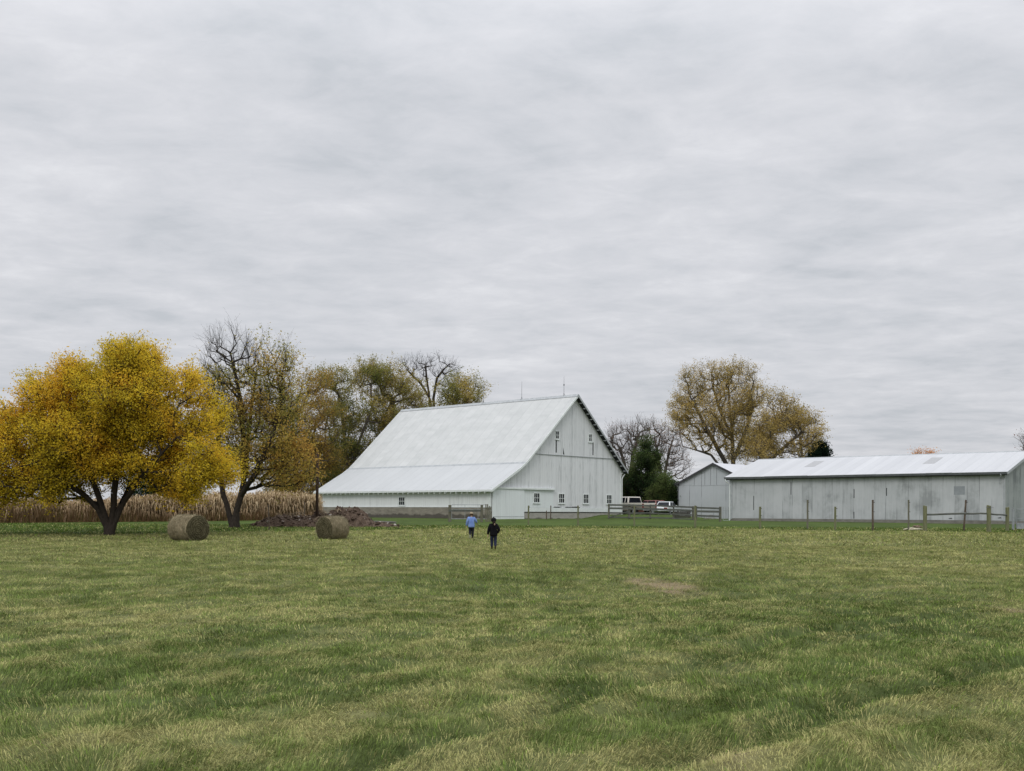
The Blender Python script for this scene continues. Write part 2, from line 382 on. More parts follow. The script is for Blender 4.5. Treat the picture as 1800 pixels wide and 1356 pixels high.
def m_metalwall(name, c1, c2, cs, axis='y', amount=1.0, sheet=1.05):
    """weathered galvanised wall sheets with blotchy stains"""
    m, N_, L_ = newmat(name); oc = objco(N_); s = N_.new('ShaderNodeSeparateXYZ'); L_.new(oc, s.inputs[0])
    a = s.outputs[0 if axis == 'x' else 1]
    fl = mth(N_, L_, 'FLOOR', mth(N_, L_, 'DIVIDE', a, sheet)); wn = N_.new('ShaderNodeTexWhiteNoise'); wn.noise_dimensions = '1D'; L_.new(fl, wn.inputs['W'])
    n = noise(N_, L_, mapping(N_, L_, oc, (.5, .5, .55)), 1.0, 5, .62, .3)
    sc = (5, 1, .5) if axis == 'x' else (1, 5, .5)
    n2 = noise(N_, L_, mapping(N_, L_, oc, sc), 1.0, 4, .6)
    f = mth(N_, L_, 'ADD', mth(N_, L_, 'MULTIPLY', n, .6), mth(N_, L_, 'ADD', mth(N_, L_, 'MULTIPLY', n2, .3), mth(N_, L_, 'MULTIPLY', wn.outputs[0], .16)))
    c = ramp(N_, L_, f, [(.42, c2), (.56, c1), (.68, cs)])
    joint = mth(N_, L_, 'LESS_THAN', mth(N_, L_, 'FRACT', mth(N_, L_, 'DIVIDE', a, sheet)), .045)
    jn = ramp(N_, L_, noise(N_, L_, mapping(N_, L_, oc, (1, 1, .4)), 1.1, 3), [(.45, .08), (.62, .7)])
    c = mixc(N_, L_, mth(N_, L_, 'MULTIPLY', joint, jn), c, (.08, .085, .09))
    rib = mth(N_, L_, 'SINE', mth(N_, L_, 'MULTIPLY', a, 2*PI/.21))
    return finish(m, N_, L_, c, .55, rib, .3, .012, 0.0, .3)
M['shed_wall'] = m_metalwall('shed_wall_sheets', (.43, .448, .458), (.49, .507, .518), (.29, .305, .31))
M['shed_gable_shaded'] = m_metalwall('shaded_gable_sheets', (.26, .285, .275), (.31, .33, .325), (.14, .155, .155), 'x')  # darker copy of the wall sheets, the gable's shaded side put into colour
M['shed2_wall'] = m_metalwall('small_shed_sheets', (.42, .445, .46), (.45, .475, .49), (.375, .40, .415), 'y', .4, 1.6)
M['gutter'] = m_noisy('grey_gutter', (.09, .10, .105), (.15, .16, .165), 4, .5, .1)
M['eave_dark'] = m_noisy('dark_fascia', (.035, .035, .038), (.07, .07, .075), 4, .6, .1)
M['wood'] = m_noisy('weathered_wood', (.085, .085, .062), (.19, .18, .135), 3, .9, .5, (8, 8, .8))
M['wood_green'] = m_noisy('mossy_post_wood', (.095, .105, .05), (.20, .20, .12), 3, .9, .5, (8, 8, .8))
M['wood_rail'] = m_noisy('grey_fence_board', (.06, .065, .058), (.135, .14, .125), 3, .9, .4, (1, 1, 6))
M['wood_dark'] = m_noisy('dark_old_wood', (.035, .034, .03), (.08, .075, .065), 3, .9, .4)
M['post_rust'] = m_noisy('rusty_brown_post', (.06, .045, .032), (.13, .10, .075), 5, .85, .4)
M['pole_brown'] = m_noisy('creosoted_pole', (.035, .02, .013), (.07, .045, .032), 4, .9, .4, (6, 6, .6))
M['galv'] = m_noisy('galvanised_tube', (.22, .24, .25), (.36, .38, .39), 5, .45, .1, (1, 1, 1), .3)
M['rod'] = m_noisy('grey_rod_metal', (.10, .105, .115), (.18, .185, .2), 5, .5, .1)
M['rod_pale'] = m_noisy('pale_rod_metal', (.3, .32, .35), (.42, .44, .47), 5, .5, .1)

# ------------------------------------------------------------------ ground
def grid(xs, ys):
    X, Y = np.meshgrid(xs, ys); Z = terrain(X, Y); V = np.stack([X, Y, Z], -1).reshape(-1, 3)
    nx = len(xs); ny = len(ys); i = np.arange((ny-1)*(nx-1)); r = i//(nx-1); c = i % (nx-1); b = r*nx+c
    return V, np.stack([b, b+1, b+nx+1, b+nx], 1)
ys = np.concatenate([np.arange(-40, 4, 4), np.arange(4, 16, .12), np.arange(16, 50, .4), np.arange(50, 130, 1.0), [140, 160, 200, 280, 400, 700, 1200, 2500, 5000]])
xs = np.concatenate([[-4000, -1500, -600, -250, -120], np.arange(-70, -12, 1.0), np.arange(-12, 12, .14), np.arange(12, 70, 1.0), [90, 120, 250, 600, 1500, 4000]])
V, Fq = grid(xs, ys)
cg = ground_col(V[:, 0], V[:, 1]) * (0.62 + .22*np.clip((V[:, 1]-30)/40, 0, 1))[:, None]  # turf colour lowered to paint the shade between the blades
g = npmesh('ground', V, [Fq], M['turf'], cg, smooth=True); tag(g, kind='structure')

# grass blades ----------------------------------------------------------
rs = np.random.RandomState(11)
GV = []; GQ = []; GT = []; GC = []; base_i = 0
def blades(d0, d1, dens, wid, hgt, bent, clump=0.0, lean=0.6):
    global base_i
    area = (d1-d0)*2*(0.49*(d0+d1)/2+1.6); n = int(area*dens)
    y = np.sqrt(rs.uniform(d0*d0, d1*d1, n)); x = rs.uniform(-1, 1, n)*(0.49*y+1.6)
    # tufted, uneven sward
    keep = rs.rand(n) < -0.1 + 1.7*fbm(x*2.6, y*2.0, 3)
    x = x[keep]; y = y[keep]; n = len(x)
    st, gr, la, ba = ground_masks(x, y)
    kp = rs.rand(n) > ba*.9; x = x[kp]; y = y[kp]; st = st[kp]; gr = gr[kp]; n = len(x)
    tuft = fbm(x*3.1+50, y*2.2+20, 3)
    h = hgt*(0.45+1.1*rs.rand(n)**1.6)*(0.55+0.95*tuft)*(1+0.2*gr-0.3*st)
    ang = rs.uniform(0, 2*PI, n); az = fbm(x*.9+7, y*.9+3, 2)*14 + rs.normal(0, .8, n)
    ln = lean*(0.35+rs.rand(n))*(1+.8*st)
    dx = np.cos(az)*h*ln; dy = np.sin(az)*h*ln
    z = terrain(x, y) - 0.004
    wx = np.cos(ang)*wid/2; wy = np.sin(ang)*wid/2
    c = ground_col(x, y)
    r = rs.rand(n); tv = vn(x*7.1+1, y*5.3+2)*.6 + vn(x*2.9+11, y*2.3+7)*.4
    c = c*(0.62+0.76*tv)[:, None]
    isst = (rs.rand(n) < 0.06+0.55*st+.28*(vn(x*9.3+4, y*6.1)-.5))[:, None]
    c = np.where(isst, C_STRAW*GK*(0.7+1.1*rs.rand(n))[:, None], c*(0.50+1.2*r)[:, None])
    bright = (rs.rand(n) < .05)[:, None]; c = np.where(bright & ~isst, np.array(lin(120, 150, 60))*GK, c)
    P = np.stack([x, y, z], 1); W = np.stack([wx, wy, 0*wx], 1)
    if bent:
        mid = P + np.stack([dx*.35, dy*.35, h*.62], 1); tip = P + np.stack([dx*1.1, dy*1.1, h*np.maximum(1-ln*.45, .25)], 1)
        V = np.stack([P-W, P+W, mid+W*.8, mid-W*.8, tip], 1).reshape(-1, 3)
        b = base_i + np.arange(n)*5
        GQ.append(np.stack([b, b+1, b+2, b+3], 1)); GT.append(np.stack([b+3, b+2, b+4], 1)); k = 5
    else:
        tip = P + np.stack([dx, dy, h], 1)
        V = np.stack([P-W, P+W, tip], 1).reshape(-1, 3); b = base_i + np.arange(n)*3
        GT.append(np.stack([b, b+1, b+2], 1)); k = 3
    GV.append(V); GC.append(np.repeat(c, k, 0)); base_i += n*k
blades(4.5, 8.5, 6200, .0040, .056, True, lean=.9)
blades(8.5, 13, 3600, .0055, .056, True, lean=.9)
blades(13, 20, 1700, .008, .055, True, lean=.9)
blades(20, 32, 700, .013, .055, False, lean=1.)
blades(32, 50, 260, .022, .06, False, lean=1.)
blades(50, 78, 70, .045, .08, False, lean=1.)
gb = npmesh('grass', np.concatenate(GV), [np.concatenate(GQ), np.concatenate(GT)], M['blade'], np.concatenate(GC))
tag(gb, kind='stuff')
del GV, GQ, GT, GC

# ------------------------------------------------------------------ barn
DL = Vector((-.7415, .671, 0)); DR = Vector((.671, .7415, 0)); RZ = math.atan2(DR.y, DR.x)
X0 = Vector((-1.98, 99.0, 0))
barn = empty('barn', X0, RZ, 'large white wooden barn with a swept metal roof and a gable of flaking boards', 'barn')
LEN, WID = 25.1, 20.0
RPROF = [(-.45, 3.60), (3.5, 5.75), (4.3, 6.27), (5.0, 6.86), (12.1, 13.30), (20.5, 5.86)]   # top of the roof
def roofz(x): return float(np.interp(x, [p[0] for p in RPROF], [p[1] for p in RPROF]))
def solidroof(pts, y0, y1, th): return MB().prism(pts + [(x, z-th) for x, z in reversed(pts)], y0, y1)
TH = .14
solidroof(RPROF[2:5], -.55, LEN+.5, TH).build('roof', M['barn_roof'], barn)
solidroof(RPROF[:3], -.55, LEN+.5, TH).build('roof', M['barn_roof_low'], barn)
solidroof(RPROF[4:6], -.55, LEN+.5, TH).build('roof', M['barn_roof'], barn)
mb = MB(); mb.prism([(12.1-.28, 13.30-.20), (12.1, 13.30+.07), (12.1+.28, 13.30-.19), (12.1+.2, 13.05), (12.1-.2, 13.05)], -.58, LEN+.53); mb.build('ridge_cap', M['trim_grey'], barn)
mb = MB(); mb.prism([(4.12, 6.158), (4.34, 6.33), (4.40, 6.33), (4.18, 6.158)], -.56, LEN+.51); mb.build('roof_seam', M['trim_grey'], barn)
mb = MB()
for y in (-.575, LEN+.505):                                         # rake boards left slope
    mb = MB()
    for (xa, za), (xb, zb) in zip(RPROF[:4], RPROF[1:5]): mb.prism([(xa, za+.01), (xb, zb+.01), (xb, zb-.24), (xa, za-.22)], y, y+.045)
    mb.build('rake_board', M['trim'], barn)
mb = MB(); mb.prism([(12.1, 13.32), (20.5, 5.88), (20.5, 5.66), (12.1, 13.07)], -.60, -.555); mb.build('rake_board', M['trim_grey'], barn)
# lookouts under the right slope
MB().prism([(12.12, 13.30-TH-.035), (20.45, roofz(20.45)-TH-.01), (20.45, roofz(20.45)-TH-.05), (12.12, 13.30-TH-.075)], -.545, -.055).build('soffit_shade', M['dark'], barn)  # near-black slab: shade under the overhang put in as colour
for i in range(14):
    x = 12.7 + i*.57; z = roofz(x)-TH-.10
    MB().box((x-.03, -.53, z-.07), (x+.02, -.20, z+.02)).build('lookout', M['trim_grey'], barn)
# eave fascia and rafter tails
MB().box((-.50, -.55, 3.44), (-.455, LEN+.5, 3.62)).build('fascia', M['trim'], barn)
for i in range(34):
    y = .35 + i*(LEN-.7)/33
    MB().prism([(-.44, 3.28), (-.44, 3.44), (-.02, 3.66), (-.02, 3.40)], y-.045, y+.045).build('rafter_tail', M['trim'], barn)
# walls
def roofline(x0, x1, drop):
    pts = [(x0, roofz(x0)-drop)] + [(x, z-drop) for x, z in RPROF if x0 < x < x1] + [(x1, roofz(x1)-drop)]; return pts
low = [(0, 1.64), (0.0, roofz(0)-TH-.02)] + [(x, z-TH-.02) for x, z in RPROF if 0 < x and z < 7.2] 
xa = np.interp(7.2, [6.27, 6.86, 13.30], [4.3, 5.0, 12.1]); xb = 12.1+(13.30-7.2)/.8857
def roofl(x): return (x, roofz(x)-TH-.02)
lowp = [(0, 1.64), roofl(0), roofl(3.5), roofl(4.3), roofl(5.0), (float(xa)+.17, 7.2), (xb-.2, 7.2), roofl(20), (20, 1.64)]
MB().prism(lowp, 0, .18).build('gable_wall', M['siding_x'], barn)
upp = [(float(xa)+.17, 7.2), roofl(12.1), (xb-.2, 7.2)]
MB().prism(upp, -.05, .18).build('gable_wall', M['siding_xu'], barn)
MB().box((float(xa)+.1, -.075, 7.16), (xb-.15, -.052, 7.21)).build('belt_board', M['trim_grey'], barn)
MB().box((0.0, .182, 2.02), (.18, LEN, roofz(0)-TH-.04)).build('side_wall', M['siding_y'], barn)
MB().prism([(0, 1.64), roofl(0), roofl(3.5), roofl(4.3), roofl(12.1), roofl(20), (20, 1.64)], LEN-.18, LEN-.004).build('back_wall', M['siding_x'], barn)
MB().box((19.82, .182, 1.64), (20, LEN-.182, 6.1)).build('side_wall', M['siding_y'], barn)
# corner boards
MB().box((-.035, -.04, 1.5), (.10, .0-.002, 3.66)).build('corner_board', M['trim'], barn)
MB().box((-.035, 0.0, 1.98), (-.002, .26, 3.66)).build('corner_board', M['trim'], barn)
MB().box((19.90, -.045, 1.64), (20.04, -.003, 6.0)).build('corner_board', M['trim'], barn)
MB().box((-.03, LEN-.12, 1.98), (-.003, LEN+.01, 3.6)).build('corner_board', M['trim'], barn)
# foundation
mb = MB(); mb.box((-.06, .06, .0), (.20, LEN, 2.018)); mb.build('foundation', M['concrete'], barn)
mb = MB(); mb.box((-.055, -.03, .0), (20.0, .178, 1.50)); mb.build('foundation', M['concrete2'], barn)
MB().box((.21, .19, .0), (20.02, LEN-.2, 1.62)).build('foundation', M['concrete2'], barn)
MB().box((4.45, -.075, 1.62), (20.03, -.033, 2.02)).build('skirt_board', M['trim'], barn)
MB().box((-.08, .0, 2.0), (-.004, LEN, 2.06)).build('water_table', M['trim'], barn)
# sliding door and its track
MB().box((.14, -.16, .92), (4.50, -.09, 3.72)).build('sliding_door', M['door_x'], barn)
mb = MB(); mb.box((.14, -.175, 1.13), (4.50, -.162, 1.17)); mb.build('door_batten', M['trim_grey'], barn)
MB().box((-.02, -.24, 3.71), (9.0, -.04, 3.90)).build('door_track', M['trim'], barn, bevel=.02)
MB().box((4.52, -.05, 2.03), (8.9, -.004, 3.70)).build('siding_patch', M['door_x'], barn)
def window(par, cx, cz, wd, ht, nx, nz, face, off=0.0, matf='trim'):
    """face 'x': lies in the y=off plane of the parent; 'y': in the x=off plane"""
    def put(mb, a0, a1, z0, z1, d0, d1):
        if face == 'x': mb.box((a0, off-d1, z0), (a1, off-d0, z1))
        else: mb.box((off-d1, a0, z0), (off-d0, a1, z1))
    t = .085
    f = MB(); x0, x1, z0, z1 = cx-wd/2, cx+wd/2, cz-ht/2, cz+ht/2
    put(f, x0-t, x0, z0-t, z1+t, .002, .06); put(f, x1, x1+t, z0-t, z1+t, .002, .06)
    put(f, x0, x1, z1, z1+t, .002, .06); put(f, x0, x1, z0-t, z0, .002, .06)
    for i in range(1, nx):
        x = x0+wd*i/nx; put(f, x-.018, x+.018, z0, z1, .014, .04)
    xs_ = [x0]+[x0+wd*i/nx for i in range(1, nx)]+[x1]
    for j in range(1, nz):
        z = z0+ht*j/nz
        for i in range(nx): put(f, xs_[i]+(.0185 if i else 0), xs_[i+1]-(.0185 if i < nx-1 else 0), z-.020, z+.020, .014, .038)
    fo = f.build('window', M[matf], par)
    p = MB(); put(p, x0+.001, x1-.001, z0+.001, z1-.001, .003, .012); p.build('pane', M['glass'], fo)
    s = MB(); put(s, x0-t-.03, x1+t+.03, z0-t-.05, z0-t-.002, .002, .09); s.build('sill', M['trim'], fo)
    return fo
for cx_ in (6.39, 10.19, 14.07, 17.95): window(barn, cx_, 2.95, .80, .84, 3, 2, 'x', -.052 if cx_ < 8.9 else 0)
window(barn, 9.43, 9.15, .46, .70, 2, 2, 'x', -.05); window(barn, 14.67, 9.15, .46, .70, 2, 2, 'x', -.05)
window(barn, 12.03, 2.60, .84, .74, 3, 2, 'y', 0)
for (x, z0, z1, wd) in ((9.30, 7.42, 8.72, .16), (15.15, 7.42, 8.72, .16)):  # thin dark panels stand in for the unlit holes of missing boards
    MB().box((x-wd/2, -.056, z0), (x+wd/2, -.0505, z1)).build('missing_board_shade', M['dark'], barn)
MB().prism([(10.36, 7.28), (10.56, 7.28), (10.36, 8.0)], -.056, -.0505).build('missing_board_shade', M['dark'], barn)
mb = MB()                                                            # rotted lower ends of boards
for i in range(26):
    x = 10.9 + i*.085; mb.box((x-.13, -.006-i*.0004, 2.03), (x+.13, -.003-i*.0004, 2.05+random.random()*.11))
mb.build('rotted_board_ends', M['dark'], barn); mb = MB()
for i in range(8):
    x = 9.1 + i*.12; mb.box((x-.1, -.022-i*.0004, 2.03), (x+.1, -.003-i*.0004, 2.06+random.random()*.08))
mb.build('rotted_board_ends', M['dark'], barn)
# downspout and gutter elbow, far right corner
mb = MB(); mb.tube([(20.45, -.2, 5.62), (20.2, -.12, 5.35), (20.09, -.10, 5.1), (20.09, -.10, 1.1)], .05, 8); mb.build('downspout', M['trim'], barn)
# lightning rods
for (px_, top, bot, nm) in ((848.5, 679, 709, 'c'), (916, 671, 703, 'b'), (990, 662, 696, 'a')):
    # find the length along the ridge that shows at this pixel
    best = min(((abs(CX + F*(p.x/p.y) - px_), t) for t in np.linspace(0, LEN, 500) for p in [X0 + DR*12.1 + DL*t]))[1]
    p = X0 + DR*12.1 + DL*best; hgt = (bot-top)*p.y/F
    rd = empty('lightning_rod', (p.x, p.y, 13.3), RZ, {'a': 'thin lightning rod with a small glass ball on the ridge nearest the gable peak', 'b': 'plain thin lightning rod on the middle of the barn ridge', 'c': 'lightning rod with a weathervane crossbar, farthest back on the barn ridge'}[nm], 'lightning rod', 'lightning rods on the barn ridge')
    MB().tube([(0, 0, 0), (0, 0, hgt*.6), (0, 0, hgt)], [.024, .018, .010], 6).build('rod', M['rod'], rd)
    MB().tube([(-.16, 0, 0), (0, 0, .3), (.16, 0, 0)], .015, 5).build('stand', M['rod'], rd)
    if nm == 'c': MB().tube([(0, -.42, hgt*.62), (0, .42, hgt*.62)], .02, 5).build('crossbar', M['rod_pale'], rd)
    if nm == 'a': MB().tube([(0, 0, hgt*.52), (0, 0, hgt*.55), (0, 0, hgt*.59), (0, 0, hgt*.62)], [.02, .07, .07, .02], 8).build('glass_ball', M['rod'], rd)

# ------------------------------------------------------------------ long metal shed
S0 = Vector((42.4, 93.0, 0)); SL = 27.0; SW = 12.0
shed = empty('metal_shed', S0, RZ, 'long low metal shed with blotchy grey walls and a pale roof', 'shed')
ZB = .78
def sz(px, py, D): return at(px, py, D).z
ze = sz(1765, 829, 93.2)-.02; zr_x = 6.6; zr = ze + .34*zr_x + .45
# ridge height from the photo: (1800,797) and (1336,808.6)
p = S0 + DL*SL + DR*zr_x; zr = EYE + (CY + ROLL*(1336-CX) - 808.0)*p.y/F
SP = [(-.35, ze-.02), (zr_x, zr), (2*zr_x+.35, ze-.02)]
def sroofz(x): return float(np.interp(x, [q[0] for q in SP], [q[1] for q in SP]))
MB().prism([SP[0], SP[1], (SP[1][0], SP[1][1]-.1), (SP[0][0], SP[0][1]-.1)], -.3, SL+.45).build('roof', M['shed_roof'], shed)
MB().prism([SP[1], SP[2], (SP[2][0], SP[2][1]-.1), (SP[1][0], SP[1][1]-.1)], -.3, SL+.45).build('roof', M['shed_roof'], shed)
MB().prism([(zr_x-.22, zr-.07), (zr_x, zr+.05), (zr_x+.22, zr-.07)], -.31, SL+.46).build('ridge_cap', M['trim_grey'], shed)
# gutter in slightly sagging lengths
gut = MB(); n_ = 12
for i in range(n_):
    a = -.28 + i*(SL+.70)/n_; b = -.28 + (i+1)*(SL+.70)/n_ - .012; dz = random.uniform(-.02, .02)
    gut.prism([(-.50, ze-.02+dz), (-.36, ze-.02+dz), (-.36, ze-.24+dz), (-.46, ze-.22+dz)], a, b)
gut.build('gutter', M['gutter'], shed)
MB().box((-.352, -.28, ze-.32), (-.30, SL+.42, ze-.13)).build('fascia', M['eave_dark'], shed)
zs = sz(1700, 918, 96)   # bottom of the sheets
MB().box((0, 0, 1.06), (.12, SL, ze-.05)).build('side_wall', M['shed_wall'], shed)
MB().box((.01, .02, .3), (.11, SL-.02, 1.058)).build('footing', M['concrete3'], shed)
MB().prism([(.122, 1.0), (.122, ze-.05), (zr_x, zr-.12), (2*zr_x, ze-.05), (2*zr_x, 1.0)], 0.004, .12).build('gable_wall', M['shed_gable_shaded'], shed)
MB().box((.122, .01, .3), (2*zr_x, .11, .998)).build('footing', M['concrete3'], shed)
MB().prism([(.122, .5), (.122, ze-.05), (zr_x, zr-.12), (2*zr_x, ze-.05), (2*zr_x, .5)], SL-.12, SL-.004).build('gable_wall', M['shed_gable_shaded'], shed)
MB().box((2*zr_x-.12, .122, .5), (2*zr_x-.002, SL-.122, ze-.06)).build('side_wall', M['shed_wall'], shed)
for s_ in (0, 1):
    x0, x1 = (SP[0][0], SP[1][0]) if s_ == 0 else (SP[1][0], SP[2][0])
    z0, z1 = (SP[0][1], SP[1][1]) if s_ == 0 else (SP[1][1], SP[2][1])
    MB().prism([(x0, z0+.005), (x1, z1+.005), (x1, z1-.26), (x0, z0-.24)], -.34, -.303).build('rake_trim', M['trim_grey'], shed)
MB().tube([(-.43, SL+.30, ze-.2), (-.43, SL+.26, ze-.4), (-.08, SL-.03, ze-.75), (-.07, SL-.05, .9), (-.2, SL-.1, .85)], .055, 8).build('downspout', M['trim'], shed)
MB().tube([(-.43, .25, ze-.2), (-.43, .2, ze-.3), (-.08, .35, ze-.6), (-.08, .35, ze-1.0)], .05, 8).build('downspout', M['trim_grey'], shed)
MB().box((-.05, SL-.30, 1.0), (-.003, SL+.0, ze-.1)).build('corner_trim', M['trim_grey'], shed)
MB().box((-.05, -.02, 1.0), (-.003, .10, ze-.1)).build('corner_trim', M['trim_grey'], shed)
def shed_t(px_, depthx=0.0):
    return min(((abs(CX + F*(q.x/q.y) - px_), t) for t in np.linspace(0, SL, 900) for q in [S0 + DL*t + DR*depthx]))[1]
sk = (zr-ze)/zr_x
for (pa, pb) in ((1424, 1440), (1632, 1649)):                       # translucent roof sheets
    t = shed_t((pa+pb)/2, 4.2)
    xa_, xb_ = 3.0, 5.2
    q = [(xa_, sroofz(xa_)+.012), (xb_, sroofz(xb_)+.012), (xb_, sroofz(xb_)+.002), (xa_, sroofz(xa_)+.002)]
    MB().prism(q, t-.55, t+.55).build('skylight', m_noisy('roof_light', (.30, .31, .32), (.40, .40, .40), 6, .5, .1), shed)
for (px_, y0, y1) in ((1325, 872, 897), (1390, 848, 870), (1501, 860, 876), (1501, 900, 912), (1558, 858, 872)):   # open sheet laps
    t = shed_t(px_); D = (S0+DL*t).y; za = sz(px_, y1, D); zb = sz(px_, y0, D)
    MB().box((-.008, t-.035, za), (-.003, t+.035, zb)).build('open_seam', M['dark'], shed)
for (px_, py_) in ((1671, 912), (1757, 911)):
    t = shed_t(px_); z = sz(px_, py_, (S0+DL*t).y)
    MB().prism([(t-.16, z), (t-.1, z+.07), (t+.18, z+.02), (t+.1, z-.02)], -.02, -.004, 'x').build('bent_flap', M['dark'], shed)
for (px_, y0, y1, wd) in ((1686, 855, 870, .95),):
    t = shed_t(px_); D = (S0+DL*t).y
    MB().box((-.006, t-wd/2, sz(px_, y1, D)), (-.002, t+wd/2, sz(px_, y0, D))).build('patch_sheet', m_noisy('dull_patch_sheet', (.24, .26, .275), (.30, .32, .335), 3, .6, .1), shed)

# ------------------------------------------------------------------ small shed behind
T0 = Vector((19.36, 126.0, 0)); TWD = 9.6
sh2 = empty('gable_shed', T0, RZ, 'smaller pale grey shed with its gable end between the barn and the long shed', 'shed')
# local y runs along DL, so the gable runs from y=0 to y=-TWD
za, ze2 = 7.16, 4.95
MB().prism([(0, .7), (0, ze2), (-TWD/2, za), (-TWD, ze2), (-TWD, .7)], 0, .15, 'x').build('gable_wall', M['shed2_wall'], sh2)
MB().prism([(0, .7), (0, ze2), (-TWD/2, za), (-TWD, ze2), (-TWD, .7)], 17.85, 18, 'x').build('gable_wall', M['shed2_wall'], sh2)
MB().box((.152, -.15, .7), (17.85, -.004, ze2-.02)).build('side_wall', M['shed2_wall'], sh2)
MB().box((.152, -TWD+.004, .7), (17.85, -TWD+.15, ze2-.02)).build('side_wall', M['shed2_wall'], sh2)
sl_ = (za-ze2)/(TWD/2)
for s_ in (1, -1):
    ye = .45 if s_ == 1 else -TWD-.45
    MB().prism([(ye, ze2-.45*sl_+.12), (-TWD/2, za+.12), (-TWD/2, za+.02), (ye, ze2-.45*sl_+.02)], -.25, 18.2, 'x').build('roof', M['shed2_roof'], sh2)
    MB().prism([(ye, ze2-.45*sl_+.13), (-TWD/2, za+.13), (-TWD/2, za-.12), (ye, ze2-.45*sl_-.10)], -.30, -.253, 'x').build('rake_trim', M['eave_dark'], sh2)
MB().box((-.02, -TWD+.1, 4.72), (-.003, -.1, 4.76)).build('belt_trim', M['trim_grey'], sh2)
MB().box((-.04, -.09, .7), (-.003, .03, 4.95)).build('corner_trim', M['gutter'], sh2)
for yy in (-2.2, -3.6, -4.35, -5.15): MB().box((-.012, yy-.02, 4.77), (-.003, yy+.02, ze2+(-yy if yy > -TWD/2 else TWD+yy)*sl_-.3)).build('seam', M['gutter'], sh2)

# white house behind the evergreen
hp = at(1196, 895, 150)
hs = empty('white_house', (hp.x, hp.y, 0), RZ, 'white clapboard house wall glimpsed between the evergreen and the small shed', 'house')
m, N_, L_ = newmat('white_clapboard'); oc = objco(N_); s = N_.new('ShaderNodeSeparateXYZ'); L_.new(oc, s.inputs[0])
lap = mth(N_, L_, 'FRACT', mth(N_, L_, 'DIVIDE', s.outputs[2], .2))
M['clap'] = finish(m, N_, L_, ramp(N_, L_, noise(N_, L_, oc, 1.5), [(.3, (.66, .68, .67)), (.7, (.74, .76, .75))]), .6, lap, .5, .03)
MB().box((0, 0, .7), (8, 7, 4.3)).build('wall', M['clap'], hs)
MB().box((-.03, 0.1, 2.55), (-.003, 6.9, 2.62)).build('belt_trim', M['trim_grey'], hs)
MB().prism([(-.4, 4.302), (4, 6.0), (8.4, 4.302), (4, 5.8)], -.3, 7.3).build('roof', M['trim_grey'], hs)
# plain window bay on the hidden side
window(hs, 3.5, 2.2, .9, 1.2, 2, 2, 'y', 0)

# ------------------------------------------------------------------ trees
LG = 1.75
def tube_np(P0, P1, R0, R1, n):
    """many tapered segments at once"""
    T = P1-P0; Ln = np.linalg.norm(T, axis=1, keepdims=True)+1e-9; T = T/Ln
    A = np.where(np.abs(T[:, 2:3]) < .9, np.array([[0, 0, 1.]]), np.array([[1., 0, 0]]))
    U = np.cross(T, A); U /= np.linalg.norm(U, axis=1, keepdims=True)+1e-9; W = np.cross(T, U)
    ang = np.arange(n)*2*PI/n; c = np.cos(ang)[None, :, None]; s = np.sin(ang)[None, :, None]
    ring = U[:, None]*c + W[:, None]*s
    V = np.concatenate([P0[:, None]+ring*R0[:, None, None], P1[:, None]+ring*R1[:, None, None]], 1)
    k = len(P0); b = (np.arange(k)*2*n)[:, None]; i = np.arange(n)[None]; j = (i+1) % n
    Fq = np.stack([b+i, b+j, b+j+n, b+i+n], -1).reshape(-1, 4)
    return V.reshape(-1, 3), Fq
def sample_lobes(lobes, n, r, hole=0.0, hs=0.5, shell=0.0):
    """lobes: (cx,cy,cz,rx,ry,rz) world; n points in their union"""
    vol = np.array([l[3]*l[4]*l[5] for l in lobes]); pr = vol**.8; pr /= pr.sum(); out = []
    off = r.rand(3)*50
    while len(out) < n:
        m_ = 4000; k = r.choice(len(lobes), m_, p=pr); d = r.normal(size=(m_, 3)); d /= np.linalg.norm(d, axis=1, keepdims=True)
        rad = r.rand(m_)**(1/(3+shell*3)); Lb = np.array(lobes)[k]; p = Lb[:, :3] + d*rad[:, None]*Lb[:, 3:]
        if hole > 0:
            v = fbm((p[:, 0]+off[0])*hs, (p[:, 2]+off[1])*hs, 2)*.5 + fbm((p[:, 1]+off[2])*hs, (p[:, 2]+p[:, 0])*hs*.7, 2)*.5
            p = p[v > hole]
        out += list(p)
    return np.array(out[:n])
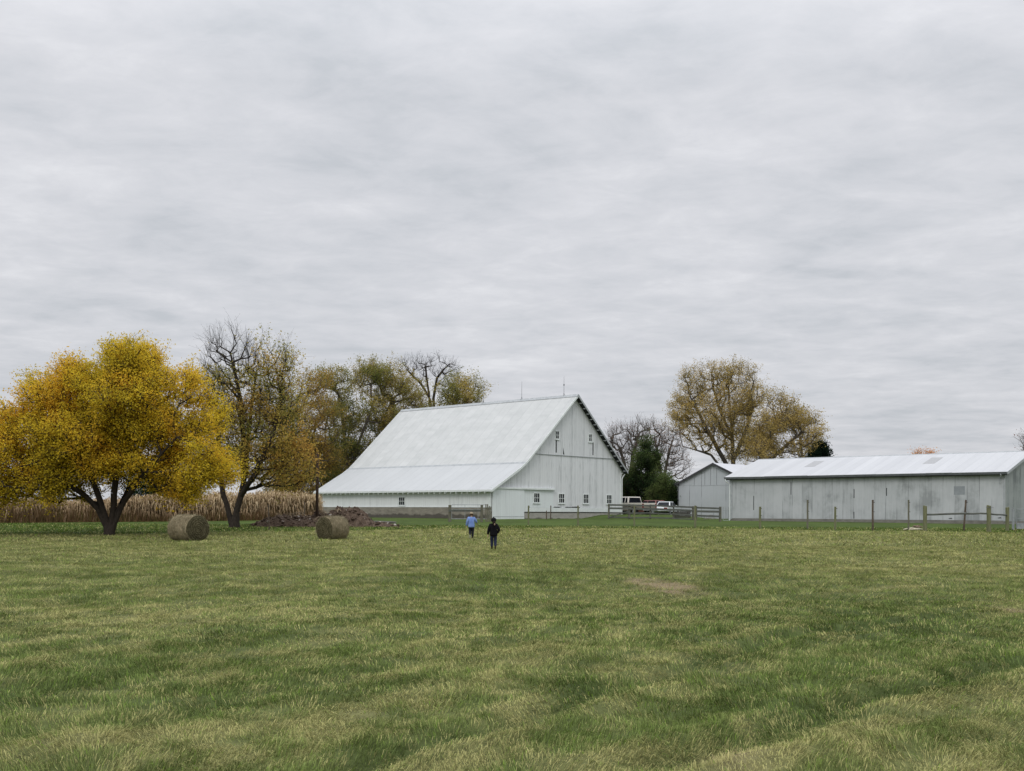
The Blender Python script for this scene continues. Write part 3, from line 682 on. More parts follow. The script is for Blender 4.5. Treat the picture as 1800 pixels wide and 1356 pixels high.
def grow(base, stems, pts, r, up=0.25, wp=0.35, step=0.6, minrad=.02, jit=.12, trunk_r=.3, expo=2.3):
    """stems: polylines from the base; crown points are linked to the nearest node, short paths preferred"""
    nodes = []; par = []; plen = []
    first = len(nodes)
    nodes.append(np.array(base, float)); par.append(-1); plen.append(0)
    seedn = []
    for st in stems:
        prev = 0; p = nodes[0]
        for q in st:
            q = np.array(q, float); dist = np.linalg.norm(q-p); k = max(1, int(dist/step))
            for i in range(1, k+1):
                x = p+(q-p)*i/k + r.normal(0, jit*.25, 3)*(i < k)
                nodes.append(x); par.append(prev); plen.append(plen[prev]+dist/k); prev = len(nodes)-1; seedn.append(prev)
            p = nodes[prev]
    cap = 60000; NA = np.zeros((cap, 3)); n = len(nodes); NA[:n] = nodes; PL = np.zeros(cap); PL[:n] = plen; PR = -np.ones(cap, int); PR[:n] = par
    ok = np.ones(cap, bool); ok[0] = False
    # trunk below the first limb does not branch
    zmin = min(st[0][2] for st in stems)
    for i in range(1, n):
        if NA[i, 2] < zmin: ok[i] = False
    d0 = np.min(np.linalg.norm(pts[:, None]-NA[None, 1:n], axis=2), axis=1); order = np.argsort(d0)
    tips = []
    for pi in order:
        p = pts[pi]; A = NA[:n]; d = p-A; dist = np.linalg.norm(d, axis=1)
        cost = dist + wp*PL[:n]*.5 + np.clip(-(d[:, 2]), 0, None)*up*2 + np.where(ok[:n], 0, 1e6)
        j = int(np.argmin(cost)); dd = dist[j]; k = max(1, int(dd/step)); a = NA[j].copy(); prev = j
        ctl = a + (p-a)*.5 + np.array([0, 0, -.12*dd]) + r.normal(0, jit*dd*.5, 3)
        for i in range(1, k+1):
            t = i/k; x = (1-t)**2*a + 2*t*(1-t)*ctl + t*t*p
            NA[n] = x; PR[n] = prev; PL[n] = PL[prev]+np.linalg.norm(x-NA[prev]); prev = n; n += 1
        tips.append(prev)
        if n > cap-60: break
    # pipe model radii
    w_ = np.zeros(n); w_[tips] = 1
    child = np.zeros(n); 
    for i in range(n-1, 0, -1):
        if w_[i] == 0: w_[i] = 1
        w_[PR[i]] += w_[i]
    rad = np.maximum((w_/w_[0])**(1/expo)*trunk_r, minrad)
    return NA[:n], PR[:n], rad, np.array(tips)
def tree(label, base, stems, lobes, n_att, name='tree', seed=1, leafn=30, leaf=.1, spread=.4, cols=None, trunk_r=.3, minrad=.02,
         twigs=3, twl=.6, twr=.008, bare=None, hole=.0, hs=.5, bark='bark', group=None, cat='tree', step=.6, jit=.12, expo=2.3, up=.25, wp=.35, shell=.3, flare=1.5, leafmask=None, droop=0.0, upright=.5, lg=1.75, jv=.16):
    r = np.random.RandomState(seed)
    root = empty(name, base, 0, label, cat, group); B = np.array(base, float)
    pts = sample_lobes(lobes, n_att, r, hole, hs, shell)
    NA, PR, rad, tips = grow(base, stems, pts, r, up, wp, step, minrad, jit, trunk_r, expo)
    P1 = NA[1:]; P0 = NA[PR[1:]]; R1 = rad[1:]; R0 = np.minimum(rad[PR[1:]], R1*1.5)
    fl = 1 + (flare-1)*np.exp(-(P0[:, 2]-B[2])/.35); fl1 = 1+(flare-1)*np.exp(-(P1[:, 2]-B[2])/.35)
    big = R1 > .06
    V1, F1 = tube_np(P0[big]-B, P1[big]-B, (R0*fl)[big], (R1*fl1)[big], 9); V2, F2 = tube_np(P0[~big]-B, P1[~big]-B, R0[~big], R1[~big], 4)
    # twigs
    tp = NA[tips]; td = tp-NA[PR[tips]]; td /= np.linalg.norm(td, axis=1, keepdims=True)+1e-9
    tp = np.repeat(tp, twigs, 0); td = np.repeat(td, twigs, 0)
    out = tp - np.array([base[0], base[1], base[2]+ (pts[:, 2].mean()-base[2])*.6]); out /= np.linalg.norm(out, axis=1, keepdims=True)+1e-9
    tdir = td*.6 + out*.5 + r.normal(0, .55, tp.shape) + np.array([0, 0, upright-droop]); tdir /= np.linalg.norm(tdir, axis=1, keepdims=True)
    ln = twl*(.4+r.rand(len(tp))); te = tp+tdir*ln[:, None]
    Vt, Ft = tube_np(tp-B, te-B, np.full(len(tp), twr*1.6), np.full(len(tp), twr*.7), 3)
    # side twiglets
    k2 = 2; sp = tp + (te-tp)*r.rand(len(tp), 1); sp = np.concatenate([sp, tp+(te-tp)*r.rand(len(tp), 1)]); sd = np.concatenate([tdir, tdir]) + r.normal(0, .6, (len(tp)*2, 3)); sd /= np.linalg.norm(sd, axis=1, keepdims=True)
    se = sp + sd*(np.concatenate([ln, ln])*.6)[:, None]
    Vs, Fs = tube_np(sp-B, se-B, np.full(len(sp), twr), np.full(len(sp), twr*.6), 3)
    o1 = len(V1); o2 = o1+len(V2); o3 = o2+len(Vt)
    npmesh('trunk', np.concatenate([V1, V2, Vt, Vs]), [np.concatenate([F1, F2+o1, Ft+o2, Fs+o3])], M[bark], None, root, smooth=True)
    if leafn:
        src = np.concatenate([te, se, tp]); 
        cen = NA[tips]; m_ = leafn*len(tips)
        k = r.randint(0, len(src), m_); tt = r.rand(m_, 1)
        c = src[k] + r.normal(0, spread, (m_, 3))*np.array([1, 1, .75])
        if leafmask is not None: c = c[r.rand(len(c)) < leafmask(c)]
        m_ = len(c)
        a = r.normal(size=(m_, 3)); a /= np.linalg.norm(a, axis=1, keepdims=True); b = np.cross(a, r.normal(size=(m_, 3))); b /= np.linalg.norm(b, axis=1, keepdims=True)
        b[:, 2] *= .7
        s_ = leaf*(.6+.8*r.rand(m_))[:, None]
        V = np.stack([c-a*s_*.5, c+b*s_*.38, c+a*s_*.5, c-b*s_*.38], 1).reshape(-1, 3) - B
        Fq = np.arange(m_*4).reshape(-1, 4)
        big_n = fbm(c[:, 0]*.5+seed, c[:, 2]*.6+c[:, 1]*.4, 3)
        nn = fbm(c[:, 0]*1.3+9+seed, c[:, 2]*1.3+c[:, 1], 2)
        f = np.clip((big_n*.6+nn*.4-.32)/.36 + r.normal(0, .10, m_), 0, .999)
        cs = np.array(cols, float)*lg; cs = cs*np.minimum(1, .74/cs.max(1))[:, None]; q = f*(len(cs)-1); i0 = q.astype(int); fr = (q-i0)[:, None]
        cc = cs[i0]*(1-fr) + cs[np.minimum(i0+1, len(cs)-1)]*fr
        cc = cc*(1-jv+2*jv*r.rand(m_))[:, None]
        npmesh('crown', V, [Fq], M['leaf'], np.repeat(cc, 4, 0), root)
    return root
def lob(D, items, dep=1.0):
    out = []
    for it in items:
        px_, py_, rx, ry = it[:4]; dy = it[4] if len(it) > 4 else 0; p = at(px_, py_, D+dy); k = (D+dy)/F
        out.append((p.x, p.y, p.z, rx*k, max(rx, ry)*k*dep*.85, ry*k))
    return out
def clumps(D, poly, n, rpx=(24, 38), depth=1.0, seed=1, mind=.8):
    """leafy clumps of real size spread through the body of the crown"""
    r = np.random.RandomState(seed); P = np.array(poly, float); k = D/F; x0, y0 = P.min(0); x1, y1 = P.max(0); out = []; cen = []
    a = P; b = np.roll(P, -1, 0); half = min(x1-x0, (y1-y0)*1.3)/2*k*depth; tries = 0
    while len(out) < n and tries < 60000:
        tries += 1; q = np.array([r.uniform(x0, x1), r.uniform(y0, y1)]); rp = r.uniform(*rpx)
        c = ((a[:, 1] > q[1]) != (b[:, 1] > q[1])) & (q[0] < (b[:, 0]-a[:, 0])*(q[1]-a[:, 1])/(b[:, 1]-a[:, 1]+1e-9)+a[:, 0])
        if c.sum() % 2 == 0: continue
        e = b-a; t = np.clip(((q-a)*e).sum(1)/((e*e).sum(1)+1e-9), 0, 1); de = np.min(np.hypot(*(q-a-e*t[:, None]).T))
        if de < rp*.62: continue
        dd = half*math.sqrt(min(1, (de/(min(x1-x0, y1-y0)*.42))**.9)); yy = r.uniform(-1, 1)*dd
        w_ = np.array([(q[0]-CX)/F*(D), D+yy, (CY-q[1])/F*D+EYE])
        if cen and np.min(np.linalg.norm(np.array(cen)-w_, axis=1)) < mind*rp*k*1.25: mind *= .9995; continue
        cen.append(w_); out.append((w_[0], w_[1], w_[2], rp*k*1.08, rp*k*1.05, rp*k*.80))
    return out
def pts_(D, *items): return [tuple(at(x, y, D+(z[0] if z else 0))) for x, y, *z in items]

# big yellow tree
b = gp(192, 941); D = b.y
YC = [lin(154, 138, 44), lin(168, 149, 46), lin(176, 154, 48), lin(184, 157, 52), lin(186, 154, 52), lin(182, 147, 50)]
stems = [pts_(D, (186, 925), (172, 895), (150, 872), (110, 845, -1), (60, 815, -2)), pts_(D, (188, 918), (176, 880), (163, 845), (150, 790, 1), (120, 700, 1)),
         pts_(D, (196, 920), (200, 890), (203, 850), (210, 790), (222, 690)), pts_(D, (202, 920), (212, 895), (220, 880), (255, 830, -1.5), (310, 770, -2)),
         pts_(D, (200, 915), (212, 885), (230, 850, 2), (290, 800, 3), (360, 760, 3)), pts_(D, (186, 915), (170, 885, 1.5), (120, 868, 3), (40, 840, 3.5))]
tree('big spreading tree in full golden yellow leaf with several dark stems', tuple(b), stems,
     clumps(D, [(x_+(170-x_)*.045, y_+(905-y_)*.085) for x_, y_ in [(-70, 800), (-50, 735), (0, 712), (28, 742), (18, 712), (35, 675), (62, 645), (100, 628), (150, 624), (185, 600), (215, 592), (255, 596), (298, 600), (318, 622), (345, 638), (378, 662), (392, 700), (404, 750), (416, 800), (420, 835), (408, 866), (380, 886), (335, 896),
                (300, 888), (275, 868), (240, 862), (228, 885), (205, 880), (190, 856), (150, 866), (140, 886), (105, 884), (70, 893), (20, 898), (-40, 890), (-75, 850)]], 190, (19, 33), .62, 4, .55),
     2700, name='yellow_tree', seed=4, leafn=105, leaf=.098, spread=.15, cols=YC, trunk_r=.31, minrad=.010, hole=.0, hs=.7, twl=.62, upright=.6, twigs=4, bark='bark', expo=2.15, flare=1.25, shell=.5, lg=1.72, jv=.10)

# half bare tree next to it
b = gp(412, 928); D = b.y
MC = [lin(112, 112, 58), lin(134, 124, 64), lin(150, 132, 66), lin(154, 124, 64)]
k = D/F; zt = at(420, 690, D).z
def lm(c):
    h = (c[:, 2]-b.z)/(357*D/F); right = (c[:, 0]-b.x)/(90*D/F)
    return np.clip(1.15 - h*1.0 + .22*np.clip(right, -1, 1), .0, 1) * np.where((h > .80) & (right < .4), .03, 1)
tree('tall half-bare tree with leafless upper twigs beside the yellow tree', tuple(b),
     [pts_(D, (404, 910), (398, 885), (392, 870), (385, 800), (380, 720)), pts_(D, (414, 905), (421, 880), (428, 850), (428, 780), (420, 690), (405, 620)), pts_(D, (416, 900), (424, 872), (445, 840, -1), (475, 780, -1), (495, 700)),
      pts_(D, (418, 895), (430, 862), (470, 850, 1), (510, 838, 2)), pts_(D, (418, 890), (430, 840), (437, 760, 1), (450, 660, 1))],
     lob(D, [(405, 640, 48, 62), (430, 700, 75, 80), (470, 660, 42, 60), (450, 780, 85, 70), (490, 720, 45, 65), (395, 760, 50, 70), (490, 830, 62, 38), (380, 650, 25, 60), (500, 640, 18, 26), (370, 700, 26, 50), (460, 800, 60, 50), (375, 800, 40, 50)], .8),
     1000, name='half_bare_tree', seed=6, leafn=60, leaf=.115, spread=.18, cols=MC, trunk_r=.33, minrad=.010, twl=.95, twigs=3, twr=.005, leafmask=lm, bark='bark', expo=2.3, upright=.9, flare=1.35, up=.5)

# trees behind the corn and the barn
OC = [lin(84, 90, 46), lin(104, 104, 56), lin(124, 116, 64), lin(138, 120, 66)]
GC2 = [lin(84, 88, 44), lin(108, 106, 56), lin(132, 122, 68), lin(150, 134, 78)]
OR = [lin(98, 94, 50), lin(122, 108, 56), lin(138, 110, 56), lin(152, 110, 52)]
def bgtree(label, px_, D, stempx, lobes, n, cols, seed, leafn=76, leaf=.155, spread=.24, trunk_r=.35, name='tree', bark='bark_grey', group='trees behind the cornfield and barn', rpx=(13, 24), dep=.8, nc=None, mind=.7, **kw):
    bx = at(px_, 900, D); base = (bx.x, bx.y, float(terrain0(D)))
    tree(label, base, [pts_(D, *s) for s in stempx], (lob(D, lobes, .8) if len(lobes[0]) > 2 else clumps(D, lobes, nc or max(14, n//13), rpx, dep, seed, mind)), n, name=name, seed=seed, leafn=leafn, leaf=leaf, spread=spread, cols=cols, trunk_r=trunk_r, minrad=.015, twl=1.0, twr=.008, step=1.0, bark=bark, group=group, **kw)
bgtree('orange and green tree just right of the half-bare tree', 520, 126, [[(520, 870), (522, 820), (515, 740), (530, 680)], [(520, 870), (500, 800), (480, 760)], [(522, 860), (545, 800), (555, 750)]],
       [(478, 700), (498, 650), (530, 634), (562, 642), (582, 670), (592, 720), (596, 780), (585, 830), (570, 885), (470, 885), (446, 850), (460, 780)], 620, OR[:3]+OC[1:2], 11, name='orange_green_tree')
bgtree('olive green tree with a broad flat top between the pole and the barn roof', 610, 136, [[(610, 860), (608, 800), (600, 720), (590, 670)], [(610, 850), (630, 780), (660, 700)], [(610, 850), (585, 800), (575, 740)]],
       [(570, 660), (598, 638), (652, 636), (684, 658), (694, 700), (694, 760), (680, 805), (640, 860), (560, 885), (555, 800), (560, 720)], 640, OC, 12, name='olive_tree')
bgtree('olive tree rising directly behind the left end of the barn roof', 690, 140, [[(690, 860), (690, 780), (690, 700)], [(690, 840), (720, 760), (740, 710)]],
       [(664, 655), (700, 646), (722, 668), (752, 688), (765, 720), (740, 770), (690, 830), (640, 850), (650, 760), (652, 690)], 460, OC[1:]+OC[:1], 13, name='olive_tree')
bgtree('leafless crooked tree standing above the barn ridge', 760, 146, [[(760, 850), (762, 760), (757, 705)], [(760, 760), (757, 705), (740, 675), (715, 650)], [(760, 760), (762, 700), (768, 665), (790, 640)], [(757, 720), (752, 680), (748, 645)]],
       [(722, 645, 22, 14), (745, 640, 16, 14), (770, 645, 18, 18), (795, 650, 16, 14), (735, 665, 22, 16), (780, 670, 22, 16)], 150, None, 14, leafn=0, name='bare_tree', trunk_r=.28, bark='bark', jit=.2, expo=2.0)
bgtree('rounded olive yellow tree peeking over the middle of the barn ridge', 805, 140, [[(805, 850), (805, 760), (800, 700)], [(805, 800), (825, 730)]],
       [(765, 690), (798, 668), (822, 664), (840, 680), (846, 706), (850, 760), (765, 770)], 260, GC2, 15, leafn=70, name='olive_tree')
bgtree('brown leaved thicket tree behind the corn at the pole', 560, 138, [[(560, 860), (558, 820), (565, 780)]],
       [(560, 820, 40, 40), (600, 850, 50, 30), (540, 860, 60, 20), (625, 820, 26, 40)], 260, [lin(70, 58, 36), lin(104, 78, 44), lin(126, 92, 46)], 16, name='brown_tree', trunk_r=.2)
bgtree('dark green bush seen under the yellow crown', 262, 105, [[(262, 895), (262, 870)]],
       [(250, 868, 26, 18), (280, 872, 22, 16)], 120, [lin(18, 32, 18), lin(30, 48, 26), lin(44, 62, 34)], 17, leafn=60, leaf=.15, name='bush', trunk_r=.12, bark='bark', cat='bush', group='bushes behind the yellow tree')
# right-hand group
RC = [lin(104, 94, 52), lin(128, 112, 64), lin(146, 128, 76), lin(156, 136, 84)]
bgtree('large olive tan tree with a broad airy crown behind the sheds', 1290, 150, [[(1290, 880), (1288, 820), (1287, 760), (1280, 680)], [(1290, 840), (1262, 790), (1235, 740), (1210, 690)], [(1289, 810), (1310, 760), (1330, 700)], [(1289, 850), (1250, 800), (1200, 785)], [(1288, 770), (1265, 720), (1250, 670)]],
       [(1172, 724), (1188, 690), (1182, 660), (1212, 650), (1236, 637), (1262, 638), (1290, 630), (1322, 641), (1338, 668), (1356, 682), (1348, 705), (1350, 760), (1330, 812), (1240, 806), (1196, 796), (1178, 760)], 900, RC, 21, leafn=60, leaf=.15, name='olive_tree', trunk_r=.55, group='trees behind the sheds', hs=.4, expo=2.15)
bgtree('lower olive tree leaning right of the large tan tree', 1350, 140, [[(1350, 880), (1330, 830), (1345, 780), (1370, 740)], [(1340, 820), (1380, 785), (1410, 760)]],
       [(1338, 705), (1368, 686), (1397, 696), (1408, 724), (1428, 730), (1434, 762), (1420, 808), (1310, 812), (1318, 760), (1328, 720)], 440, RC, 22, leafn=60, name='olive_tree', trunk_r=.4, group='trees behind the sheds')
bgtree('reddish leafless tree nearest the barn gable', 1105, 140, [[(1105, 880), (1105, 840), (1090, 790)], [(1105, 850), (1112, 800), (1125, 760)], [(1105, 850), (1125, 800)]],
       [(1095, 780, 28, 34), (1125, 770, 26, 34), (1110, 800, 30, 30), (1080, 770, 12, 20)], 260, [lin(96, 60, 52), lin(120, 82, 70)], 23, leafn=3, leaf=.12, twigs=4, name='bare_tree', trunk_r=.32, group='trees behind the sheds', upright=.9)
bgtree('reddish leafless tree between the evergreen and the large tan tree', 1165, 144, [[(1165, 880), (1162, 830), (1150, 770)], [(1165, 850), (1175, 800), (1185, 765)]],
       [(1150, 775, 26, 34), (1175, 790, 26, 36), (1190, 820, 26, 28), (1140, 800, 20, 30)], 280, [lin(104, 72, 52), lin(126, 92, 62)], 24, leafn=6, leaf=.13, twigs=4, name='bare_tree', trunk_r=.3, group='trees behind the sheds', upright=.9)
bgtree('thin leafless tree at the right edge of the olive crowns', 1415, 155, [[(1415, 880), (1412, 820), (1405, 760)], [(1415, 850), (1425, 790)]],
       [(1410, 755, 20, 28), (1428, 775, 14, 24), (1400, 790, 24, 22)], 150, None, 25, leafn=0, twigs=4, name='bare_tree', trunk_r=.25, group='trees behind the sheds', upright=.8)
bgtree('bare tree whose twigs show at the right edge above the long shed', 1812, 120, [[(1812, 880), (1812, 800)]], [(1815, 785, 20, 20)], 80, [lin(96, 60, 52), lin(120, 82, 70)], 26, leafn=3, twigs=4, name='bare_tree', trunk_r=.2, group='trees behind the sheds')
bgtree('distant orange treetop just above the ridge of the long shed', 1623, 190, [[(1623, 880), (1623, 815)]], [(1618, 806, 12, 8), (1632, 805, 10, 6)], 70, [lin(176, 120, 70), lin(190, 140, 90)], 27, leafn=18, leaf=.2, name='orange_tree', trunk_r=.2, group='trees behind the sheds')

# evergreens: upright shoots in tapering tiers
def evergreen(label, px_, D, top, bottom, halfw, cols, seed, n=900, name='evergreen_tree', lobes=None, leafn=44, prof=None, group='evergreen trees'):
    r = np.random.RandomState(seed); bx = at(px_, 900, D); z0 = float(terrain0(D)); H = at(px_, top, D).z-z0; base = (bx.x, bx.y, z0)
    k = D/F; root = empty(name, base, 0, label, 'tree', group)
    t = r.rand(n*2)**.8*.97+.03; t = t[:n]
    wv = np.interp(t, prof[0], prof[1]) * halfw*k
    ph = r.rand(n)*2*PI; rr = (.25+.8*r.rand(n)**.5)
    lump = .60+.80*fbm(ph*1.9+seed, t*9, 2)
    c = np.stack([np.cos(ph)*rr*wv*lump, np.sin(ph)*rr*wv*lump, t*H], 1)
    s0 = np.stack([0*t, 0*t, np.maximum(t*H-.35*np.hypot(c[:, 0], c[:, 1]), .1)], 1)
    Vb, Fb = tube_np(s0, c, np.full(n, .02), np.full(n, .006), 3)
    Vt, Ft = tube_np(np.array([[0, 0, 0.], [0, 0, H*.5]]), np.array([[0, 0, H*.5], [0, 0, H*.97]]), np.array([.16, .1]), np.array([.1, .015]), 8)
    npmesh('trunk', np.concatenate([Vt, Vb]), [np.concatenate([Ft, Fb+len(Vt)])], M['bark'], None, root)
    q = np.repeat(c, leafn, 0) + r.normal(0, 1, (n*leafn, 3))*np.array([.24, .24, .26])*H/6.5
    m_ = len(q); d = r.normal(0, .5, (m_, 3)) + np.array([0, 0, .7]); d[:, :2] += q[:, :2]/(np.hypot(q[:, 0], q[:, 1])[:, None]+.1)*.6
    d /= np.linalg.norm(d, axis=1, keepdims=True); sd = np.cross(d, r.normal(size=(m_, 3))); sd /= np.linalg.norm(sd, axis=1, keepdims=True)
    s_ = .24*(.5+r.rand(m_))[:, None]
    V = np.stack([q, q+d*s_*.5+sd*s_*.22, q+d*s_, q+d*s_*.5-sd*s_*.22], 1).reshape(-1, 3)
    nn = np.clip((fbm(q[:, 0]*1.2+seed, q[:, 2]*1.2+q[:, 1], 3)-.3)/.4+r.normal(0, .15, m_), 0, .999)
    cs = np.array(cols, float)*1.3; a = nn*(len(cs)-1); i0 = a.astype(int); fr = (a-i0)[:, None]; cc = (cs[i0]*(1-fr)+cs[i0+1]*fr)*(.7+.6*r.rand(m_))[:, None]
    npmesh('crown', V, [np.arange(m_*4).reshape(-1, 4)], M['leaf'], np.repeat(cc, 4, 0), root)
EG = [lin(30, 44, 26), lin(56, 72, 40), lin(92, 102, 56)]
EL = [lin(26, 38, 24), lin(44, 58, 34), lin(66, 80, 46), lin(86, 96, 56)]
EK = dict(name='evergreen_tree', group='evergreen trees', rpx=(6, 12), dep=1.0, leafn=110, leaf=.15, spread=.17, upright=1.1, lg=1.35, trunk_r=.16, bark='bark')
bgtree('dark green conical evergreen between the barn and the small shed', 1134, 133, [[(1134, 890), (1135, 840), (1136, 785)]],
       [(1130, 778), (1139, 772), (1148, 790), (1154, 815), (1160, 838), (1170, 850), (1176, 880), (1176, 906), (1092, 906), (1094, 865), (1100, 845), (1110, 835), (1114, 808), (1120, 795)], 520, EL, 31, nc=110, mind=.5, **EK)
bgtree('broad dark evergreen shrub tree behind the parked vehicles', 1168, 128, [[(1168, 890), (1168, 850)]],
       [(1150, 850), (1160, 832), (1172, 838), (1186, 856), (1196, 880), (1190, 906), (1144, 906)], 260, EL, 32, nc=46, mind=.5, **EK)
evergreen('low green brown bush against the far corner of the barn', 1104, 134, 835, 905, 17, [lin(40, 46, 22), lin(70, 70, 34), lin(84, 78, 40)], 33, 350, prof=((0, .1, .5, .8, 1), (.7, 1, 1, .7, .2)), name='evergreen_bush')
evergreen('small blackish conifer above the long shed roof', 1440, 150, 783, 905, 26, [lin(12, 22, 18), lin(24, 38, 28), lin(36, 50, 36)], 34, 700, prof=((0, .05, .5, .8, .93, 1), (.5, .9, 1.0, .75, .4, .05)))

# ------------------------------------------------------------------ corn and weeds
r = np.random.RandomState(9)
edge = [gp(-150, 921), gp(0, 919.3), gp(330, 916.5), gp(500, 914.3), gp(575, 913)]
ex = [p.x for p in edge]; ey = [p.y for p in edge]
ns = 9000
x = r.uniform(ex[0], ex[-1]+1.5, ns); back = r.rand(ns)**1.6*13; y = np.interp(x, ex, ey)+back
y = np.round(y/.55)*.55 + r.normal(0, .06, ns); kp = x/y < (561-900)/1900; x = x[kp]; y = y[kp]; ns = len(x)
z = terrain0(y); hh = np.interp(x, [ex[1], ex[1]+6, ex[2]-4, ex[2], ex[-1]], [1.45, 1.6, 1.75, 1.95, 1.98])*(.68+.46*r.rand(ns))*(.78+.44*fbm(x*.5, y*.3, 2))
P = np.stack([x, y, z], 1); tip = P+np.stack([r.normal(0, .12, ns), r.normal(0, .12, ns), hh], 1)
Vs, Fs = tube_np(P, tip, np.full(ns, .016), np.full(ns, .008), 3)
cst = np.array([lin(150, 128, 92)])*np.ones((ns, 1))*(.7+.6*r.rand(ns))[:, None]
nl = 11; k = np.repeat(np.arange(ns), nl); t = r.rand(ns*nl)*.88+.10; q = P[k]+(tip-P)[k]*t[:, None]
az = r.rand(ns*nl)*2*PI; ln = .28+.42*r.rand(ns*nl); o_ = np.stack([np.cos(az), np.sin(az), 0*az], 1)
rise = r.uniform(.1, .5, ns*nl)[:, None]*np.array([[0, 0, 1.]]); mid = q+o_*ln[:, None]*.55+rise*ln[:, None]
end = q+o_*ln[:, None]*.85+np.array([[0, 0, -1.]])*(ln*r.uniform(.1, 1.1, ns*nl))[:, None]
sd = np.stack([-np.sin(az), np.cos(az), .4*r.normal(size=ns*nl)], 1)*.030
V = np.stack([q-sd*.7, q+sd*.7, mid+sd, mid-sd, end], 1).reshape(-1, 3); bI = np.arange(ns*nl)*5
low_ = 1-t
cA, cB, cCc = np.array(lin(206, 188, 154)), np.array(lin(164, 142, 112)), np.array(lin(122, 102, 80))
u = np.clip(.5*t+.5*r.rand(ns*nl)-.22*np.clip((ex[2]+2-x[k])/8, 0, 1), 0, 1)[:, None]; cl = np.where(u > .55, cA*(u-.55)/.45+cB*(1-(u-.55)/.45), cB*u/.55+cCc*(1-u/.55))
npmesh('cornfield', np.concatenate([Vs, V]), [np.concatenate([Fs, np.stack([bI, bI+1, bI+2, bI+3], 1)+len(Vs)]), np.stack([bI+3, bI+2, bI+4], 1)+len(Vs)], M['corn'],
       np.concatenate([np.repeat(cst, 6, 0), np.repeat(cl, 5, 0)]))['kind'] = 'stuff'
# brown weeds along the foot of the corn
ns = 14000; x = r.uniform(ex[0], ex[-1], ns); y = np.interp(x, ex, ey)-r.rand(ns)*.9+.3; z = terrain0(y); tf = fbm(x*.9+3, y*.4, 2)
wl = np.interp(x, [ex[1], ex[2]-5, ex[2], ex[-1]], [1.35, 1.1, .75, .6]); h = wl*(.3+.9*r.rand(ns))*(.4+1.1*tf)
az = r.rand(ns)*2*PI; P = np.stack([x, y, z], 1); W = np.stack([np.cos(az), np.sin(az), 0*az], 1)*.022; tp = P+np.stack([r.normal(0, .2, ns)*h, r.normal(0, .2, ns)*h, h], 1)
V = np.stack([P-W, P+W, tp], 1).reshape(-1, 3); cw = np.array(lin(124, 100, 74))*(.6+.8*r.rand(ns))[:, None]; cw[r.rand(ns) < .18] = np.array(lin(110, 104, 62))
npmesh('weeds', V, [np.arange(ns*3).reshape(-1, 3)], M['corn'], np.repeat(cw, 3, 0))['kind'] = 'stuff'

# ------------------------------------------------------------------ soil heap
r = np.random.RandomState(21)
hc = gp(560, 926); nx_, ny_ = 130, 60
xs_ = np.linspace(-5.4, 6.6, nx_); ys_ = np.linspace(-2.4, 3.8, ny_); X, Y = np.meshgrid(xs_, ys_)
def bumpf(cx, cy, rx, ry, h, p=1.0): return h*np.clip(1-((X-cx)/rx)**2-((Y-cy)/ry)**2, 0, 1)**p
Hh = np.maximum.reduce([bumpf(-1.9, .3, 2.9, 1.9, .78, .8), bumpf(.0, .9, 2.0, 1.6, .85, .8), bumpf(1.7, 1.2, 2.3, 1.9, 1.22, .8), bumpf(3.7, .7, 2.0, 1.2, .30, .9), bumpf(-.6, -.5, 1.8, 1.1, .45, .8)])
nz = (fbm(X*1.7+4, Y*1.7+8, 4, .6)-.5); Hh = np.where(Hh > 0, Hh*(1+nz*.75) + np.clip(Hh, 0, .15)/.15*nz*.35, 0) + (r.rand(*X.shape)-.5)*.05*(Hh > .05)
Z = terrain0(hc.y+Y)-float(hc.z)-.06+Hh
V = np.stack([X, Y, Z], -1).reshape(-1, 3); i = np.arange((ny_-1)*(nx_-1)); rr_ = i//(nx_-1); c_ = i % (nx_-1); b_ = rr_*nx_+c_
m, N_, L_ = newmat('dug_soil'); oc = objco(N_); n_a = noise(N_, L_, oc, 3.5, 8, .75); n_b = noise(N_, L_, oc, 14, 4, .7)
cs_ = ramp(N_, L_, n_a, [(.32, (.036, .025, .018)), (.5, (.098, .070, .052)), (.68, (.19, .145, .11))])
cs_ = mixc(N_, L_, ramp(N_, L_, n_b, [(.66, 0.0), (.72, .8)]), cs_, (.26, .21, .17))
M['soil'] = finish(m, N_, L_, cs_, .95, n_a, 1.0, .15, 0, .1)
heap = empty('soil_heap', hc, 0, 'long brown heap of dug soil behind the right hay bale', 'soil heap')
npmesh('soil', V, [np.stack([b_, b_+1, b_+nx_+1, b_+nx_], 1)], M['soil'], None, heap, smooth=False)
# clods, roots and rubble on the heap
clod = MB(); pale = MB(); roots = MB()
def rock(mb, p, s_):
    ico = [(0,0,1),(.89,0,.45),(.28,.85,.45),(-.72,.53,.45),(-.72,-.53,.45),(.28,-.85,.45),(.72,.53,-.45),(-.28,.85,-.45),(-.89,0,-.45),(-.28,-.85,-.45),(.72,-.53,-.45),(0,0,-1)]
    fs = [(0,1,2),(0,2,3),(0,3,4),(0,4,5),(0,5,1),(1,6,2),(2,7,3),(3,8,4),(4,9,5),(5,10,1),(6,7,2),(7,8,3),(8,9,4),(9,10,5),(10,6,1),(11,7,6),(11,8,7),(11,9,8),(11,10,9),(11,6,10)]
    mb.add([(p[0]+v[0]*s_*random.uniform(.6, 1.3), p[1]+v[1]*s_*random.uniform(.6, 1.3), p[2]+v[2]*s_*random.uniform(.4, .9)) for v in ico], fs)
def hz(x, y):
    i_ = int(np.clip(np.searchsorted(xs_, x), 0, nx_-1)); j_ = int(np.clip(np.searchsorted(ys_, y), 0, ny_-1)); return float(Z[j_, i_]), float(Hh[j_, i_])
